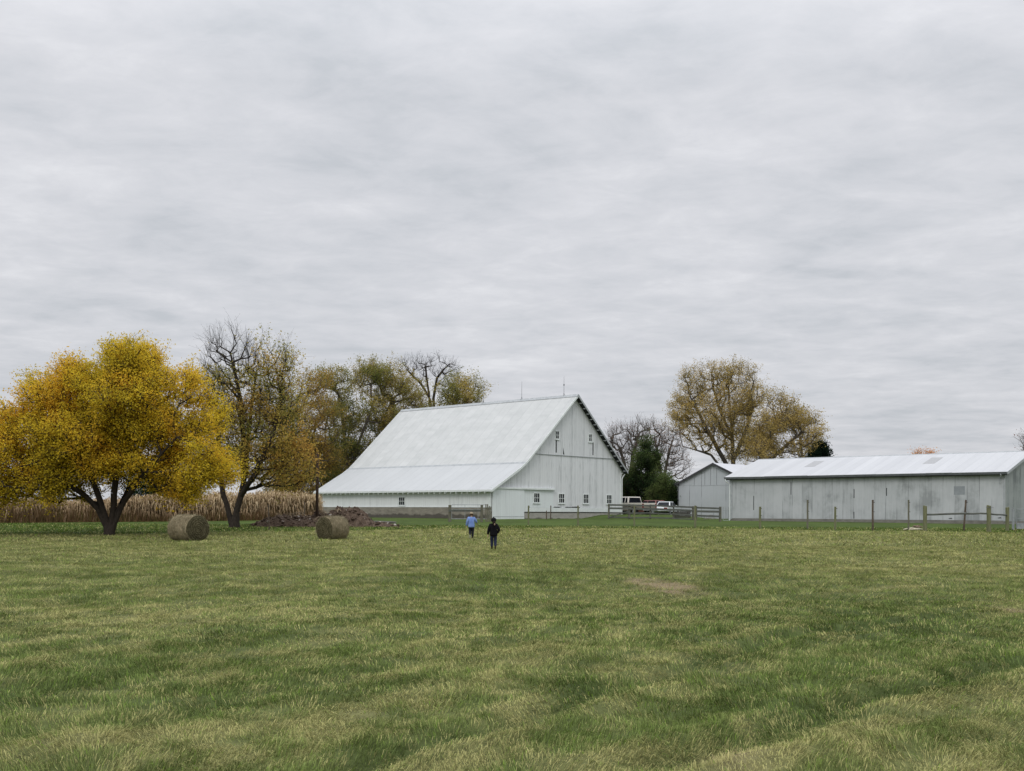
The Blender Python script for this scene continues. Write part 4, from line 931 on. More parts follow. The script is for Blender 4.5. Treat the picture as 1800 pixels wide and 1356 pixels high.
for i in range(900):
    x_ = random.uniform(-5.2, 6.4); y_ = random.uniform(-2.2, 2.6); z_, h_ = hz(x_, y_)
    if h_ > .03 or random.random() < .06:
        (pale if random.random() < .05 else clod).__class__
        rock(pale if random.random() < .05 else clod, (x_, y_, z_+.03+(.06 if h_ < .03 else 0)), random.choice([.04, .05, .07, .10, .14]))
for i in range(26):
    x_ = random.uniform(-3, 1.5); y_ = random.uniform(-1, 1.5); z_, h_ = hz(x_, y_)
    if h_ > .1:
        a = random.uniform(0, 6.28); l_ = random.uniform(.3, .9)
        roots.tube([(x_, y_, z_), (x_+math.cos(a)*l_*.4, y_+math.sin(a)*l_*.4, z_+l_*.35), (x_+math.cos(a+.5)*l_, y_+math.sin(a+.5)*l_, z_+l_*random.uniform(.1, .5))], [.03, .022, .01], 5)
clod.build('clods', M['soil'], heap)['kind'] = 'stuff'
pale.build('rubble', m_noisy('pale_rubble', (.28, .25, .22), (.45, .42, .38), 5, .9), heap)['kind'] = 'stuff'
roots.build('roots', m_noisy('torn_root_wood', (.20, .15, .10), (.36, .29, .20), 5, .9), heap)['kind'] = 'stuff'
s_ = gp(667, 920); mb = MB(); mb.prism([(-1.3, -.1), (-.9, -.5), (.6, -.55), (1.3, -.2), (1.1, .3), (-.5, .45)], -.05, .16, 'z'); o = mb.build('concrete_slab', M['concrete3'], bevel=.02); o.location = s_; o.rotation_euler = (.04, .03, .1)
tag(o, 'flat broken grey slab lying in the grass at the right foot of the soil heap', 'slab')

# ------------------------------------------------------------------ hay bales
def bale(label, px_, py_, dia, length, yaw, seed):
    p = gp(px_, py_); R_ = dia/2; root = empty('hay_bale', (p.x, p.y, p.z-.04), yaw, label, 'hay bale', 'round hay bales on the field')
    r = np.random.RandomState(seed); na, nl_ = 72, 26
    A, T = np.meshgrid(np.linspace(0, 2*PI, na, endpoint=False), np.linspace(-.5, .5, nl_))
    rad = R_*(1+(fbm(A*3+seed, T*6+4, 3)-.5)*.07) * (1-.05*(np.abs(T)*2)**6)
    # sagging under its own weight
    yy = np.cos(A)*rad*1.03; zz = np.sin(A)*rad; zz = np.where(zz < -.82*R_, -.82*R_-.12*(-.82*R_-zz)*-1*.2, zz); zz = np.maximum(zz, -.9*R_)
    V = np.stack([T*length, yy, zz+.9*R_], -1).reshape(-1, 3)
    F_ = [(j*na+i, j*na+(i+1) % na, (j+1)*na+(i+1) % na, (j+1)*na+i) for j in range(nl_-1) for i in range(na)]
    m, N_, L_ = newmat('hay_side'); oc = objco(N_); n = noise(N_, L_, mapping(N_, L_, oc, (9, 2.5, 2.5)), 2.2, 6, .7, .4); n2 = noise(N_, L_, oc, 1.2, 3)
    f = mth(N_, L_, 'ADD', mth(N_, L_, 'MULTIPLY', n, .7), mth(N_, L_, 'MULTIPLY', n2, .3))
    hs_ = finish(m, N_, L_, ramp(N_, L_, f, [(.36, (.085, .068, .038)), (.5, (.23, .188, .118)), (.64, (.42, .355, .24))]), .95, n, .8, .05, 0, .1)
    side = npmesh('bale_side', V, [np.array(F_)], hs_, None, root, smooth=True)
    m, N_, L_ = newmat('hay_end'); oc = objco(N_); mp = mapping(N_, L_, oc, (1, 1, 1), (0, 0, 0), (0, 0, -.9*R_))
    wv = N_.new('ShaderNodeTexWave'); wv.wave_type = 'RINGS'; wv.rings_direction = 'X'; wv.inputs['Scale'].default_value = 3.2; wv.inputs['Distortion'].default_value = 5; wv.inputs['Detail'].default_value = 4; L_.new(mp, wv.inputs[0])
    n = noise(N_, L_, oc, 7, 6, .7); f = mth(N_, L_, 'ADD', mth(N_, L_, 'MULTIPLY', wv.outputs[1], .16), mth(N_, L_, 'MULTIPLY', n, .84))
    he = finish(m, N_, L_, ramp(N_, L_, f, [(.3, (.022, .020, .011)), (.5, (.068, .060, .033)), (.75, (.15, .13, .08))]), .95, f, 1.0, .08, 0, .1)
    for s_ in (0, nl_-1):
        rim = V[s_*na:(s_+1)*na]; sx = -1 if s_ == 0 else 1; vs = list(map(tuple, rim)); cc = rim.mean(0)
        rings = [.93, .75, .5, .25]; fs = []
        for q, g_ in enumerate(rings):
            for i in range(na):
                pnt = cc+(rim[i]-cc)*g_; b_ = .03+.035*vn(np.array([rim[i][1]*3*g_+5.]), np.array([rim[i][2]*3*g_+s_]))[0]
                vs.append((pnt[0]+sx*b_*(1.6-g_), pnt[1], pnt[2]))
        vs.append((cc[0]+sx*.05, cc[1], cc[2]))
        for q in range(len(rings)):
            for i in range(na): a_, b_ = q*na+i, q*na+(i+1) % na; fs.append((a_, b_, b_+na, a_+na))
        c0 = len(vs)-1
        for i in range(na): fs.append((len(rings)*na+i, len(rings)*na+(i+1) % na, c0))
        MB().add(vs, fs).build('bale_end', he, root, smooth=True)
    # loose straw standing off the surface
    ns = 5200; a = r.rand(ns)*2*PI; t = r.uniform(-.5, .5, ns); e = r.rand(ns) < .25; t = np.where(e, np.sign(t)*.5, t); rr = np.where(e, np.sqrt(r.rand(ns)), 1.0)*R_
    c = np.stack([t*length, np.cos(a)*rr*1.03, np.maximum(np.sin(a)*rr, -.86*R_)+.9*R_], 1)
    nrm = np.where(e[:, None], np.stack([np.sign(t), 0*t, 0*t], 1), np.stack([0*t, np.cos(a), np.sin(a)], 1))
    tang = np.stack([r.normal(0, .35, ns), -np.sin(a), np.cos(a)], 1)+r.normal(0, .35, (ns, 3)); d = tang*(r.choice([-1, 1], ns)[:, None]) + nrm*r.uniform(.05, .5, (ns, 1)); d /= np.linalg.norm(d, axis=1, keepdims=True)
    sd = np.cross(d, nrm); sd /= np.linalg.norm(sd, axis=1, keepdims=True)+1e-6; ln = r.uniform(.06, .2, (ns, 1))
    V = np.stack([c-sd*.006, c+sd*.006, c+d*ln+nrm*.01], 1).reshape(-1, 3)
    cc = np.array([.26, .23, .15])*(.5+.9*r.rand(ns))[:, None]
    st_ = npmesh('loose_straw', V, [np.arange(ns*3).reshape(-1, 3)], M['corn'], np.repeat(cc, 3, 0), root); st_['kind'] = 'stuff'
    return root
bale('weathered round hay bale left of the half-bare tree, the larger of the two', 331, 950, 1.34, 1.50, math.radians(-38), 3)
bale('round hay bale in front of the brown soil heap, its flat end facing left', 584.5, 947.5, 1.24, 1.15, math.radians(52), 8)

# ------------------------------------------------------------------ poles and posts
p = gp(557, 926); pole = empty('utility_pole', p, 0, 'slim dark brown wooden pole beside the soil heap', 'pole')
MB().tube([(0, 0, -.2), (.01, 0, 2.2), (.03, 0, (926-795)*p.y/F)], [.11, .10, .075], 10).build('pole_shaft', M['pole_brown'], pole, smooth=True)
MB().box((-.14, -.14, (926-800)*p.y/F-.3), (-.07, .02, (926-797)*p.y/F-.05)).build('insulator_box', M['wood_dark'], pole)
def post(label, px_, top, base, wpx, mat='wood_green', lean=(0, 0), group='fence posts in front of the barn and sheds', name='fence_post', wire=True, square=False):
    p = gp(px_, base); h = (base-top)*p.y/F; r_ = wpx*p.y/F/2
    root = empty(name, p, random.uniform(-.3, .3), label, 'fence post', group)
    n = 5; pts = [(lean[0]*i/n + random.uniform(-.006, .006), lean[1]*i/n, -.1+(h+.1)*i/n) for i in range(n+1)]
    MB().tube(pts, [r_*(1.06-.02*i)*random.uniform(.97, 1.03) for i in range(n+1)], 10).build('post_shaft', M[mat], root, smooth=False)
    if wire:                                                       # small insulator / staple knobs
        for q in (.93, .62):
            MB().tube([(lean[0]*q+r_*.6, -r_*.6, h*q-.02), (lean[0]*q+r_*1.5, -r_*1.5, h*q-.02)], .02, 6).build('insulator', M['wood_dark'], root)
    return root
post('low round post in front of the barn doorway side, leftmost of the row', 929, 889, 923, 2.8)
post('round post in front of the barn gable between the second and third windows', 1016, 889, 925, 3.0)
post('round post in front of the board fence by the tan pickup', 1115, 889, 927, 3.0)
post('round post in front of the board fence left of the small gate', 1222, 889, 928.5, 3.8)
post('low mossy post in front of the left end of the long shed', 1336, 891, 930, 3.9)
post('tall thin post, leftmost tall one in front of the long shed', 1419.5, 879, 930, 3.2, 'wood')
post('low mossy post between two tall thin ones before the long shed', 1468, 891, 932.5, 3.9)
post('tall thin brown post before the middle of the long shed', 1534, 879, 933, 3.3, 'post_rust')
post('tall thin post beside the pale branches on the ground', 1597, 879, 933, 3.0, 'wood')
post('tall leaning brown post behind the log rail', 1694, 879, 934, 3.2, 'post_rust', (.13, 0))
post('thin dark metal stake left of the soil heap', 473.5, 887, 932, 2.2, 'post_rust', (-.08, 0), 'stakes by the soil heap', 'metal_stake')
post('thin dark stake behind the soil heap near the corn', 535, 883, 915, 1.8, 'post_rust', (0, 0), 'stakes by the soil heap', 'metal_stake')
post('short rusty stake against the barn foundation, left of two', 960.5, 898, 913.5, 1.8, 'post_rust', (0, 0), 'stakes against the barn foundation', 'metal_stake', False)
post('thin dark stake with an insulator against the barn foundation, right of two', 968, 889, 913.5, 1.8, 'post_rust', (0, 0), 'stakes against the barn foundation', 'metal_stake')

# log rail fence at the right
lf = gp(1738, 935.5); ro = empty('log_rail_fence', lf, 0, 'rustic log rail on three thick mossy posts before the long shed', 'fence')
A = gp(1626, 934) ; B_ = gp(1738, 935.5); C_ = gp(1770.5, 933.5)
for q, (P_, top, base, wpx) in enumerate(((A, 889.5, 934, 6.8), (B_, 889, 935.5, 7.4), (C_, 892, 933.5, 6.2))):
    l_ = P_-lf; h = (base-top)*P_.y/F; r_ = wpx*P_.y/F/2
    po = MB().tube([(l_.x, l_.y, l_.z-.1), (l_.x, l_.y, l_.z+h*.5), (l_.x+random.uniform(-.02, .02), l_.y, l_.z+h-.02), (l_.x, l_.y, l_.z+h)], [r_*1.02, r_, r_*1.02, r_*.9], 12).build('post', M['wood_green'], ro)
    if q == 1: MB().tube([(l_.x-.24, l_.y-.15, l_.z+h*.93), (l_.x+.24, l_.y-.15, l_.z+h*.93)], .012, 5).build('wire_stub', M['rod'], po)
def rail(Pa, Pb, ya, yb, xa, xb, sag=.0, rr=.06, parent=ro, org=lf):
    a = at(xa, ya, Pa.y); b = at(xb, yb, Pb.y); pts = [a.lerp(b, t) + Vector((0, 0, -sag*math.sin(PI*t)+random.uniform(-.012, .012))) - org for t in np.linspace(0, 1, 9)]
    MB().tube(pts, [rr*random.uniform(.9, 1.1) for _ in pts], 9).build('rail', M['wood_rail'], parent, smooth=True)
rail(A, B_, 905, 903, 1626, 1738, -.02, .062); rail(B_, C_, 903, 905.5, 1738, 1770, .03, .055)
# tubular gate at the right edge
gA = gp(1781, 931.5); gt = empty('tube_gate', gA, 0, 'galvanised tube gate at the right edge beside the long shed corner', 'gate')
gB = gp(1860, 931); dv = gB-gA
hh_ = (931-894)*gA.y/F
MB().tube([(0, 0, -.1), (0, 0, hh_*1.03)], .085, 10).build('gate_post', M['galv'], gt)
o1 = dv*.07
MB().tube([o1+Vector((0, 0, .1)), o1+Vector((0, 0, hh_-.05)), dv+Vector((0, 0, hh_-.05)), dv+Vector((0, 0, .1)), o1+Vector((0, 0, .1))], .032, 7).build('gate_frame', M['galv'], gt)
for f_ in (.3, .52, .78): MB().tube([o1+Vector((0, 0, hh_*f_)), dv+Vector((0, 0, hh_*f_))], .02, 6).build('bar', M['galv'], gt)
MB().box((o1.x+.03, o1.y-.02, .06), (dv.x-.03, o1.y+.0, .42)).build('bottom_panel', M['galv'], gt)
MB().tube([dv+Vector((.1, 0, -.1)), dv+Vector((.1, 0, hh_))], .085, 10).build('gate_post', M['galv'], gt)

# ------------------------------------------------------------------ board fence by the vehicles
def board_fence(label, spots, rails, brace=None, thick=.05, name='board_fence', mat='wood_rail', pmat='wood', group='board fences beside the barn', DF=None):
    """spots: (px, top, base, width px); rails: fractions of the post height"""
    G = [(at(s[0], s[2], DF) if DF else gp(s[0], s[2])) for s in spots]; org = G[0]; root = empty(name, org, 0, label, 'fence', group)
    H_ = [(s[2]-s[1])*g_.y/F for s, g_ in zip(spots, G)]
    for s, g_, h in zip(spots, G, H_):
        l_ = g_-org; r_ = s[3]*g_.y/F/2
        MB().tube([(l_.x, l_.y, l_.z-.1), (l_.x+random.uniform(-.01, .01), l_.y, l_.z+h)], [r_*1.03, r_*.97], 9).build('post', M[pmat], root)
    for i in range(len(G)-1):
        a, b = G[i]-org, G[i+1]-org; d = b-a; n_ = Vector((-d.y, d.x, 0)).normalized()
        if n_.y > 0: n_ = -n_
        off = n_*(spots[i][3]*G[i].y/F/2+.03)
        for f_, wd in rails:
            za_, zb_ = a.z+H_[i]*f_, b.z+H_[i+1]*f_
            dz = random.uniform(-.03, .03)
            vs = []
            for (P_, z_) in ((a, za_), (b, zb_+dz)):
                for (o2, z2) in ((0, -wd/2), (thick, -wd/2), (thick, wd/2), (0, wd/2)):
                    q_ = P_+off+n_*o2; vs.append((q_.x, q_.y, z_+z2))
            MB().add(vs, [(0, 1, 2, 3), (7, 6, 5, 4), (0, 4, 5, 1), (1, 5, 6, 2), (2, 6, 7, 3), (3, 7, 4, 0)]).build('rail', M[mat], root)
        if brace is not None and i == brace:
            vs = []
            for (P_, z_) in ((a, a.z+.12), (b, b.z+H_[i+1]*.55)):
                for (o2, z2) in ((.055, -.05), (.09, -.05), (.09, .05), (.055, .05)):
                    q_ = P_+off+n_*o2; vs.append((q_.x, q_.y, z_+z2))
            MB().add(vs, [(0, 1, 2, 3), (7, 6, 5, 4), (0, 4, 5, 1), (1, 5, 6, 2), (2, 6, 7, 3), (3, 7, 4, 0)]).build('brace', M[mat], root)
    return root
board_fence('weathered wooden board fence in front of the tan pickup, with a diagonal brace', [(1070, 886, 912, 3.4), (1106, 886.5, 913, 4.2), (1143, 887, 912.5, 2.6), (1184, 889, 914, 2.6), (1218, 890, 916, 4)],
            [(.93, .16), (.70, .18), (.40, .13), (.10, .13)], 0, DF=101.5)
board_fence('three-rail weathered wooden board fence in front of the small grey shed', [(1223, 890, 917, 4.6), (1266, 891, 918, 4.6)], [(.90, .17), (.66, .2), (.38, .17)], DF=100)
board_fence('short wooden pen fence at the near corner of the barn', [(790.5, 888, 917.5, 5.5), (846.5, 888, 918.5, 4.8)], [(.66, .16)])
pa = gp(857, 917.5); pg = empty('slatted_pen_panel', pa, 0, 'narrow upright slatted wooden panel beside the barn sliding door', 'panel')
for i, (dx_, h_) in enumerate(((-.14, 1.45), (.0, 1.45), (.14, 1.30), (.27, 1.25))): MB().box((dx_-.05, -.02-.004*i, -.05), (dx_+.05, .02, h_)).build('slat', M['wood'], pg)
MB().box((-.2, .022, 1.0), (.32, .06, 1.12)).build('cross_board', M['wood'], pg)
# tube gates
def tubegate(label, pa_, pb_, top, base, bars, uprights, org_h=None):
    a = gp(pa_, base); b = gp(pb_, base); d = b-a; h = (base-top)*a.y/F; root = empty('tube_gate', a, 0, label, 'gate', 'tube gates')
    def V_(t, z): return Vector((d.x*t, d.y*t, d.z*t+z))
    MB().tube([V_(0, .12), V_(0, h), V_(1, h), V_(1, .12), V_(0, .12)], .026, 7).build('gate_frame', M['galv'], root)
    for f_ in bars: MB().tube([V_(0, h*f_), V_(1, h*f_)], .018, 6).build('bar', M['galv'], root)
    for f_ in uprights: MB().tube([V_(f_, .12), V_(f_, h)], .018, 6).build('upright', M['galv'], root)
tubegate('galvanised tube gate standing behind the pen fence by the barn wall', 794, 858, 887.5, 915, (.82, .70), (.36, .72))
tubegate('small galvanised tube gate between the board fence and the long shed', 1271, 1281, 891.5, 917.5, (.75, .1), ())
# stacked dark boards behind the fence
s_ = at(1198, 911, 103.5); st_ = empty('board_stack', s_, math.radians(-8), 'dark weathered wooden panel standing behind the board fence', 'wooden panel')
for i in range(5): MB().box((-.85, -.03-.002*i, .02+i*.125), (.85+random.uniform(-.03, .03), .02, .135+i*.125)).build('board', M['wood_dark'], st_)
for x_ in (-.6, .6): MB().box((x_-.05, .022, 0), (x_+.05, .08, .64)).build('batten', M['wood_dark'], st_)
# fallen limbs
def limbs(label, px_, py_, wpx, n, mat, seed, hh=.3, rr=.03, at_D=None):
    random.seed(seed); p = gp(px_, py_) if not at_D else at(px_, py_, at_D); W_ = wpx*p.y/F; root = empty('branch_pile', p, 0, label, 'branches', 'fallen branches')
    for i in range(n):
        x0_ = random.uniform(-W_/2, 0); l_ = random.uniform(.5, 1)*W_*.7; y_ = random.uniform(-.4, .4); h0 = random.uniform(.02, hh)
        pts = [(x0_+l_*t, y_+random.uniform(-.08, .08), h0*math.sin(PI*min(1, t*1.1))+.03+random.uniform(0, .05)) for t in np.linspace(0, 1, 7)]
        MB().tube(pts, [rr*(1.2-.7*t) for t in np.linspace(0, 1, 7)], 6).build('branch', mat, root, smooth=True)
pm = m_noisy('pale_barkless_wood', (.42, .38, .27), (.62, .57, .44), 5, .8); bm_ = m_noisy('brown_branch_wood', (.16, .11, .085), (.28, .2, .16), 5, .8)
limbs('pale barkless branches lying in the grass left of the log rail fence', 1604, 933, 34, 6, pm, 5, .12, .05)
limbs('reddish brown sticks on the grass against the leftmost thick rail post', 1615, 929, 18, 5, bm_, 6, .22, .04)
limbs('thin grey fallen branches under the board fence by the small shed', 1248, 914, 32, 6, m_noisy('grey_branch_wood', (.2, .18, .16), (.34, .31, .28), 5, .8), 7, .5, .022, 101)
random.seed(77)

# ------------------------------------------------------------------ vehicles
def m_paint(name, c, rough=.3):
    m, N_, L_ = newmat(name); oc = objco(N_); n = noise(N_, L_, oc, 1.6, 5, .6)
    return finish(m, N_, L_, ramp(N_, L_, n, [(.3, tuple(x*.86 for x in c)), (.7, c)]), rough, None, 0, 0, 0, .5)
P_cream = m_paint('cream_paint', (.62, .59, .53)); P_tan = m_paint('tan_paint', (.24, .215, .175)); P_white = m_paint('white_paint', (.74, .77, .79)); P_red = m_paint('faded_red_paint', (.27, .11, .10))
M_rub = m_noisy('tyre_rubber', (.012, .012, .012), (.03, .03, .03), 6, .9); M_rim = m_noisy('wheel_metal', (.3, .31, .32), (.45, .46, .47), 6, .35, .1, (1, 1, 1), .6)
M_car_glass = M['glass']; M_tail = m_noisy('red_lamp_lens', (.16, .02, .018), (.22, .03, .025), 6, .2, 0); M_blk = m_noisy('black_plastic', (.012, .012, .013), (.03, .03, .03), 6, .6)
def wheel(par, x, y, r_, w_):
    """axle along x"""
    sx = 1 if x > 0 else -1
    n = 24; prof = [(0, .62), (0.02, .92), (.12, 1), (.88, 1), (.98, .92), (1, .62)]
    vs = []; fs = []
    for i in range(n):
        a = 2*PI*i/n
        for (t, q) in prof: vs.append((x-sx*w_/2+sx*w_*t, y+math.cos(a)*r_*q, r_+math.sin(a)*r_*q))
    k = len(prof)
    for i in range(n):
        for j in range(k-1): a_ = i*k+j; b_ = ((i+1) % n)*k+j; fs.append((a_, a_+1, b_+1, b_))
    ty = MB().add(vs, fs).build('tyre', M_rub, None, smooth=True)
    wh = empty('wheel', (0, 0, 0)); wh.parent = par; ty.parent = wh
    d = MB(); d.tube([(x+sx*w_*.30, y, r_), (x+sx*w_*.40, y, r_), (x+sx*w_*.42, y, r_)], [r_*.62, r_*.62, r_*.2], 20); d.build('rim', M_rim, wh, smooth=False)
def greenhouse(mb, x0, x1, y0, y1, z0, z1, tx, ty0, ty1):
    """tapered cabin"""
    vs = [(x0, y0, z0), (x1, y0, z0), (x1, y1, z0), (x0, y1, z0), (x0+tx, y0+ty0, z1), (x1-tx, y0+ty0, z1), (x1-tx, y1-ty1, z1), (x0+tx, y1-ty1, z1)]
    return mb.add(vs, [(0, 3, 2, 1), (4, 5, 6, 7), (0, 1, 5, 4), (1, 2, 6, 5), (2, 3, 7, 6), (3, 0, 4, 7)])
def quadpanel(name, pts, th, n, mat, par):
    n = Vector(n).normalized()*th; return MB().add([Vector(p) for p in pts]+[Vector(p)+n for p in pts], [(3, 2, 1, 0), (4, 5, 6, 7), (0, 1, 5, 4), (1, 2, 6, 5), (2, 3, 7, 6), (3, 0, 4, 7)]).build(name, mat, par)
def pickup(label, p, yaw, upper, lower):
    """x across, +y forward; origin on the ground below the middle"""
    root = empty('pickup_truck', p, yaw, label, 'pickup truck'); W2 = .99; L2 = 2.85; r_ = .39
    lo = MB().prism([(-L2+.05, .52), (-L2+.05, .86), (L2-.05, .86), (L2, .70), (L2-.05, .45), (2.42, .42), (2.3, .68), (2.05, .82), (1.62, .82), (1.38, .68), (1.28, .42), (-1.02, .42), (-1.12, .68), (-1.36, .82), (-1.82, .82), (-2.05, .68), (-2.16, .48)], -W2, W2, 'x').build('lower_body', lower, root, bevel=.03)
    MB().prism([(.62, .862), (.62, 1.18), (1.35, 1.17), (2.7, 1.08), (L2-.02, .95), (L2-.03, .862)], -W2+.01, W2-.01, 'x').build('hood', upper, root, bevel=.05)
    MB().box((-W2+.005, -.72, .862), (W2-.005, .615, 1.16)).build('cab_body', upper, root, bevel=.02)
    for s_ in (-1, 1):
        x0_, x1_ = sorted((s_*(W2-.005), s_*(W2-.13))); MB().box((x0_, -L2+.06, .862), (x1_, -.74, 1.20)).build('bed_side', upper, root, bevel=.02)
        MB().box((min(s_*(W2-.22), s_*(W2-.01)), -L2-.0, .72), (max(s_*(W2-.22), s_*(W2-.01)), -L2+.055, 1.12)).build('taillight', M_tail, root, bevel=.01)
        wheel(root, s_*(W2-.13), 1.84, r_, .24); wheel(root, s_*(W2-.13), -1.59, r_, .24)
        MB().box((s_*(W2+.03)-.09, .80, 1.16), (s_*(W2+.03)+.09, .90, 1.36)).build('mirror', M_blk, root, bevel=.02)
    MB().box((-W2+.13, -.80, .862), (W2-.13, -.745, 1.17)).build('bed_front', lower, root)
    tg = MB().box((-W2+.225, -L2, .55), (W2-.225, -L2+.06, 1.19)).build('tailgate', upper, root, bevel=.02)
    MB().box((-W2+.226, -L2-.008, .62), (W2-.226, -L2-.001, 1.0)).build('tailgate_panel', lower, tg)
    MB().box((-.16, -L2-.03, .92), (.16, -L2-.009, .99)).build('handle', M_blk, tg)
    MB().box((-W2+.04, -L2-.16, .42), (W2-.04, -L2-.02, .60)).build('rear_bumper', M_rim, root, bevel=.03)
    MB().box((-W2+.03, L2+.0, .42), (W2-.03, L2+.12, .62)).build('front_bumper', M_rim, root, bevel=.03)
    gh = greenhouse(MB(), -W2+.02, W2-.02, -.72, 1.42, 1.162, 1.84, .15, .10, .72).build('cab', upper, root, bevel=.06)
    z0, z1 = 1.22, 1.74
    def sx_(z): return W2-.02-.15*(z-1.162)/.678
    def yb(z): return -.72+.10*(z-1.162)/.678
    def yf(z): return 1.42-.72*(z-1.162)/.678
    quadpanel('rear_window', [(-sx_(z0)+.10, yb(z0)-.004, z0), (sx_(z0)-.10, yb(z0)-.004, z0), (sx_(z1)-.14, yb(z1)-.004, z1), (-sx_(z1)+.14, yb(z1)-.004, z1)], .006, (0, -1, .1), M_car_glass, root)
    quadpanel('windscreen', [(-sx_(z0)+.1, yf(z0)+.004, z0), (sx_(z0)-.1, yf(z0)+.004, z0), (sx_(z1)-.12, yf(z1)+.004, z1), (-sx_(z1)+.12, yf(z1)+.004, z1)], .006, (0, 1, .6), M_car_glass, root)
    for s_ in (-1, 1):
        for (ya, yb_, yc, yd) in ((-.58, -.28, -.28, -.5), (-.16, 1.06, .62, -.16)):
            quadpanel('side_window', [(s_*(sx_(z0)+.004), ya, z0), (s_*(sx_(z0)+.004), yb_, z0), (s_*(sx_(z1)+.004), yc, z1), (s_*(sx_(z1)+.004), yd, z1)], .006, (s_, 0, .2), M_car_glass, root)
        MB().box((s_*(W2-.002)-.01, .2, 1.02), (s_*(W2-.002)+.02, .36, 1.06)).build('door_handle', M_blk, root)
    for s_ in (-1, 1): MB().box((s_*.72-.16, L2-.02, .72), (s_*.72+.16, L2+.03, .90)).build('headlight', M_rim, root)
    return root
tc_ = at(1108, 905, 118); tc_.z = float(terrain(tc_.x, tc_.y))-.03
pk = pickup('tan and cream pickup truck parked behind the board fence beside the barn', tc_, math.radians(36), P_cream, P_tan); pk.scale = (1.07, 1.07, 1.07)
def sedan(label, p, yaw, paint, name='parked_car', h=1.42, wagon=False):
    root = empty(name, p, yaw, label, 'car', 'parked cars'); W2 = .88; L2 = 2.3; r_ = .32
    MB().prism([(-L2, .42), (-L2-.02, .70), (-L2+.06, .93), (-1.5, .98), (1.0, .96), (2.0, .86), (L2, .68), (L2+.02, .42), (1.78, .34), (1.68, .58), (1.42, .70), (1.14, .58), (1.04, .32), (-1.02, .32), (-1.12, .58), (-1.4, .70), (-1.68, .58), (-1.78, .34)], -W2, W2, 'x').build('body', paint, root, bevel=.05)
    greenhouse(MB(), -W2+.06, W2-.06, -1.85 if wagon else -1.45, .95, .962, h, .16, .22 if wagon else .55, .62).build('cabin', paint, root, bevel=.05)
    z0, z1 = 1.0, h-.07; H_ = h-.962
    def sx_(z): return W2-.06-.16*(z-.962)/H_
    yb0, yt = (-1.85, .22) if wagon else (-1.45, .55)
    def yb(z): return yb0+yt*(z-.962)/H_
    def yf(z): return .95-.62*(z-.962)/H_
    quadpanel('rear_window', [(-sx_(z0)+.1, yb(z0)-.004, z0), (sx_(z0)-.1, yb(z0)-.004, z0), (sx_(z1)-.1, yb(z1)-.004, z1), (-sx_(z1)+.1, yb(z1)-.004, z1)], .006, (0, -1, .8), M_car_glass, root)
    quadpanel('windscreen', [(-sx_(z0)+.1, yf(z0)+.004, z0), (sx_(z0)-.1, yf(z0)+.004, z0), (sx_(z1)-.1, yf(z1)+.004, z1), (-sx_(z1)+.1, yf(z1)+.004, z1)], .006, (0, 1, .9), M_car_glass, root)
    for s_ in (-1, 1):
        for (ya, y2, yc, yd) in ((yb(z0)+.16, -.38, -.38, yb(z1)+.08), (-.28, yf(z0)-.12, yf(z1)-.06, -.28)):
            quadpanel('side_window', [(s_*(sx_(z0)+.004), ya, z0), (s_*(sx_(z0)+.004), y2, z0), (s_*(sx_(z1)+.004), yc, z1), (s_*(sx_(z1)+.004), yd, z1)], .006, (s_, 0, .3), M_car_glass, root)
        wheel(root, s_*(W2-.10), 1.41, r_, .2); wheel(root, s_*(W2-.10), -1.4, r_, .2)
        MB().box((s_*.62-.2, -L2-.035, .66), (s_*.62+.2, -L2+.02, .82)).build('taillight', M_tail, root, bevel=.01)
        MB().box((s_*.62-.2, L2-.04, .60), (s_*.62+.2, L2+.03, .72)).build('headlight', M_rim, root, bevel=.01)
        MB().box((s_*(W2+.03)-.08, .62, .96), (s_*(W2+.03)+.08, .74, 1.08)).build('mirror', paint, root, bevel=.02)
    return root
q = at(1172, 905, 121); q.z = float(terrain(q.x, 121))-.02
sedan('white car parked behind the board fence, right of the pickup', q, math.radians(-26), P_white, h=1.48)
q = at(1143, 905, 124.5); q.z = float(terrain(q.x, 124.5))
sedan('faded red car mostly hidden behind the pickup', q, math.radians(35), P_red, h=1.62, wagon=True)

# ------------------------------------------------------------------ people
def skin_obj(name, chains, mat, parent, sub=2, root_i=0):
    """chains: list of [(co, radius), ...]; equal coordinates are joined"""
    V = []; R_ = []; E = []; idx = {}
    for ch in chains:
        prev = None
        for co, rad in ch:
            k = tuple(round(c, 4) for c in co)
            if k not in idx: idx[k] = len(V); V.append(co); R_.append(rad)
            i = idx[k]
            if prev is not None: E.append((prev, i))
            prev = i
    me = bpy.data.meshes.new(name); me.from_pydata(V, E, []); me.update()
    o = bpy.data.objects.new(name, me); COL.objects.link(o); o.parent = parent
    m_ = o.modifiers.new('skin', 'SKIN'); m_.use_smooth_shade = True
    me.materials.append(mat)
    if not me.skin_vertices:
        me.attributes  # layer is made by the modifier on first use
    sk_ = me.skin_vertices[0].data if me.skin_vertices else None
    if sk_ is None: raise RuntimeError('no skin layer')
    for i, r_ in enumerate(R_):
        sk_[i].radius = (r_, r_) if isinstance(r_, float) else r_; sk_[i].use_root = (i == root_i)
    s_ = o.modifiers.new('sub', 'SUBSURF'); s_.levels = sub; s_.render_levels = sub
    return o
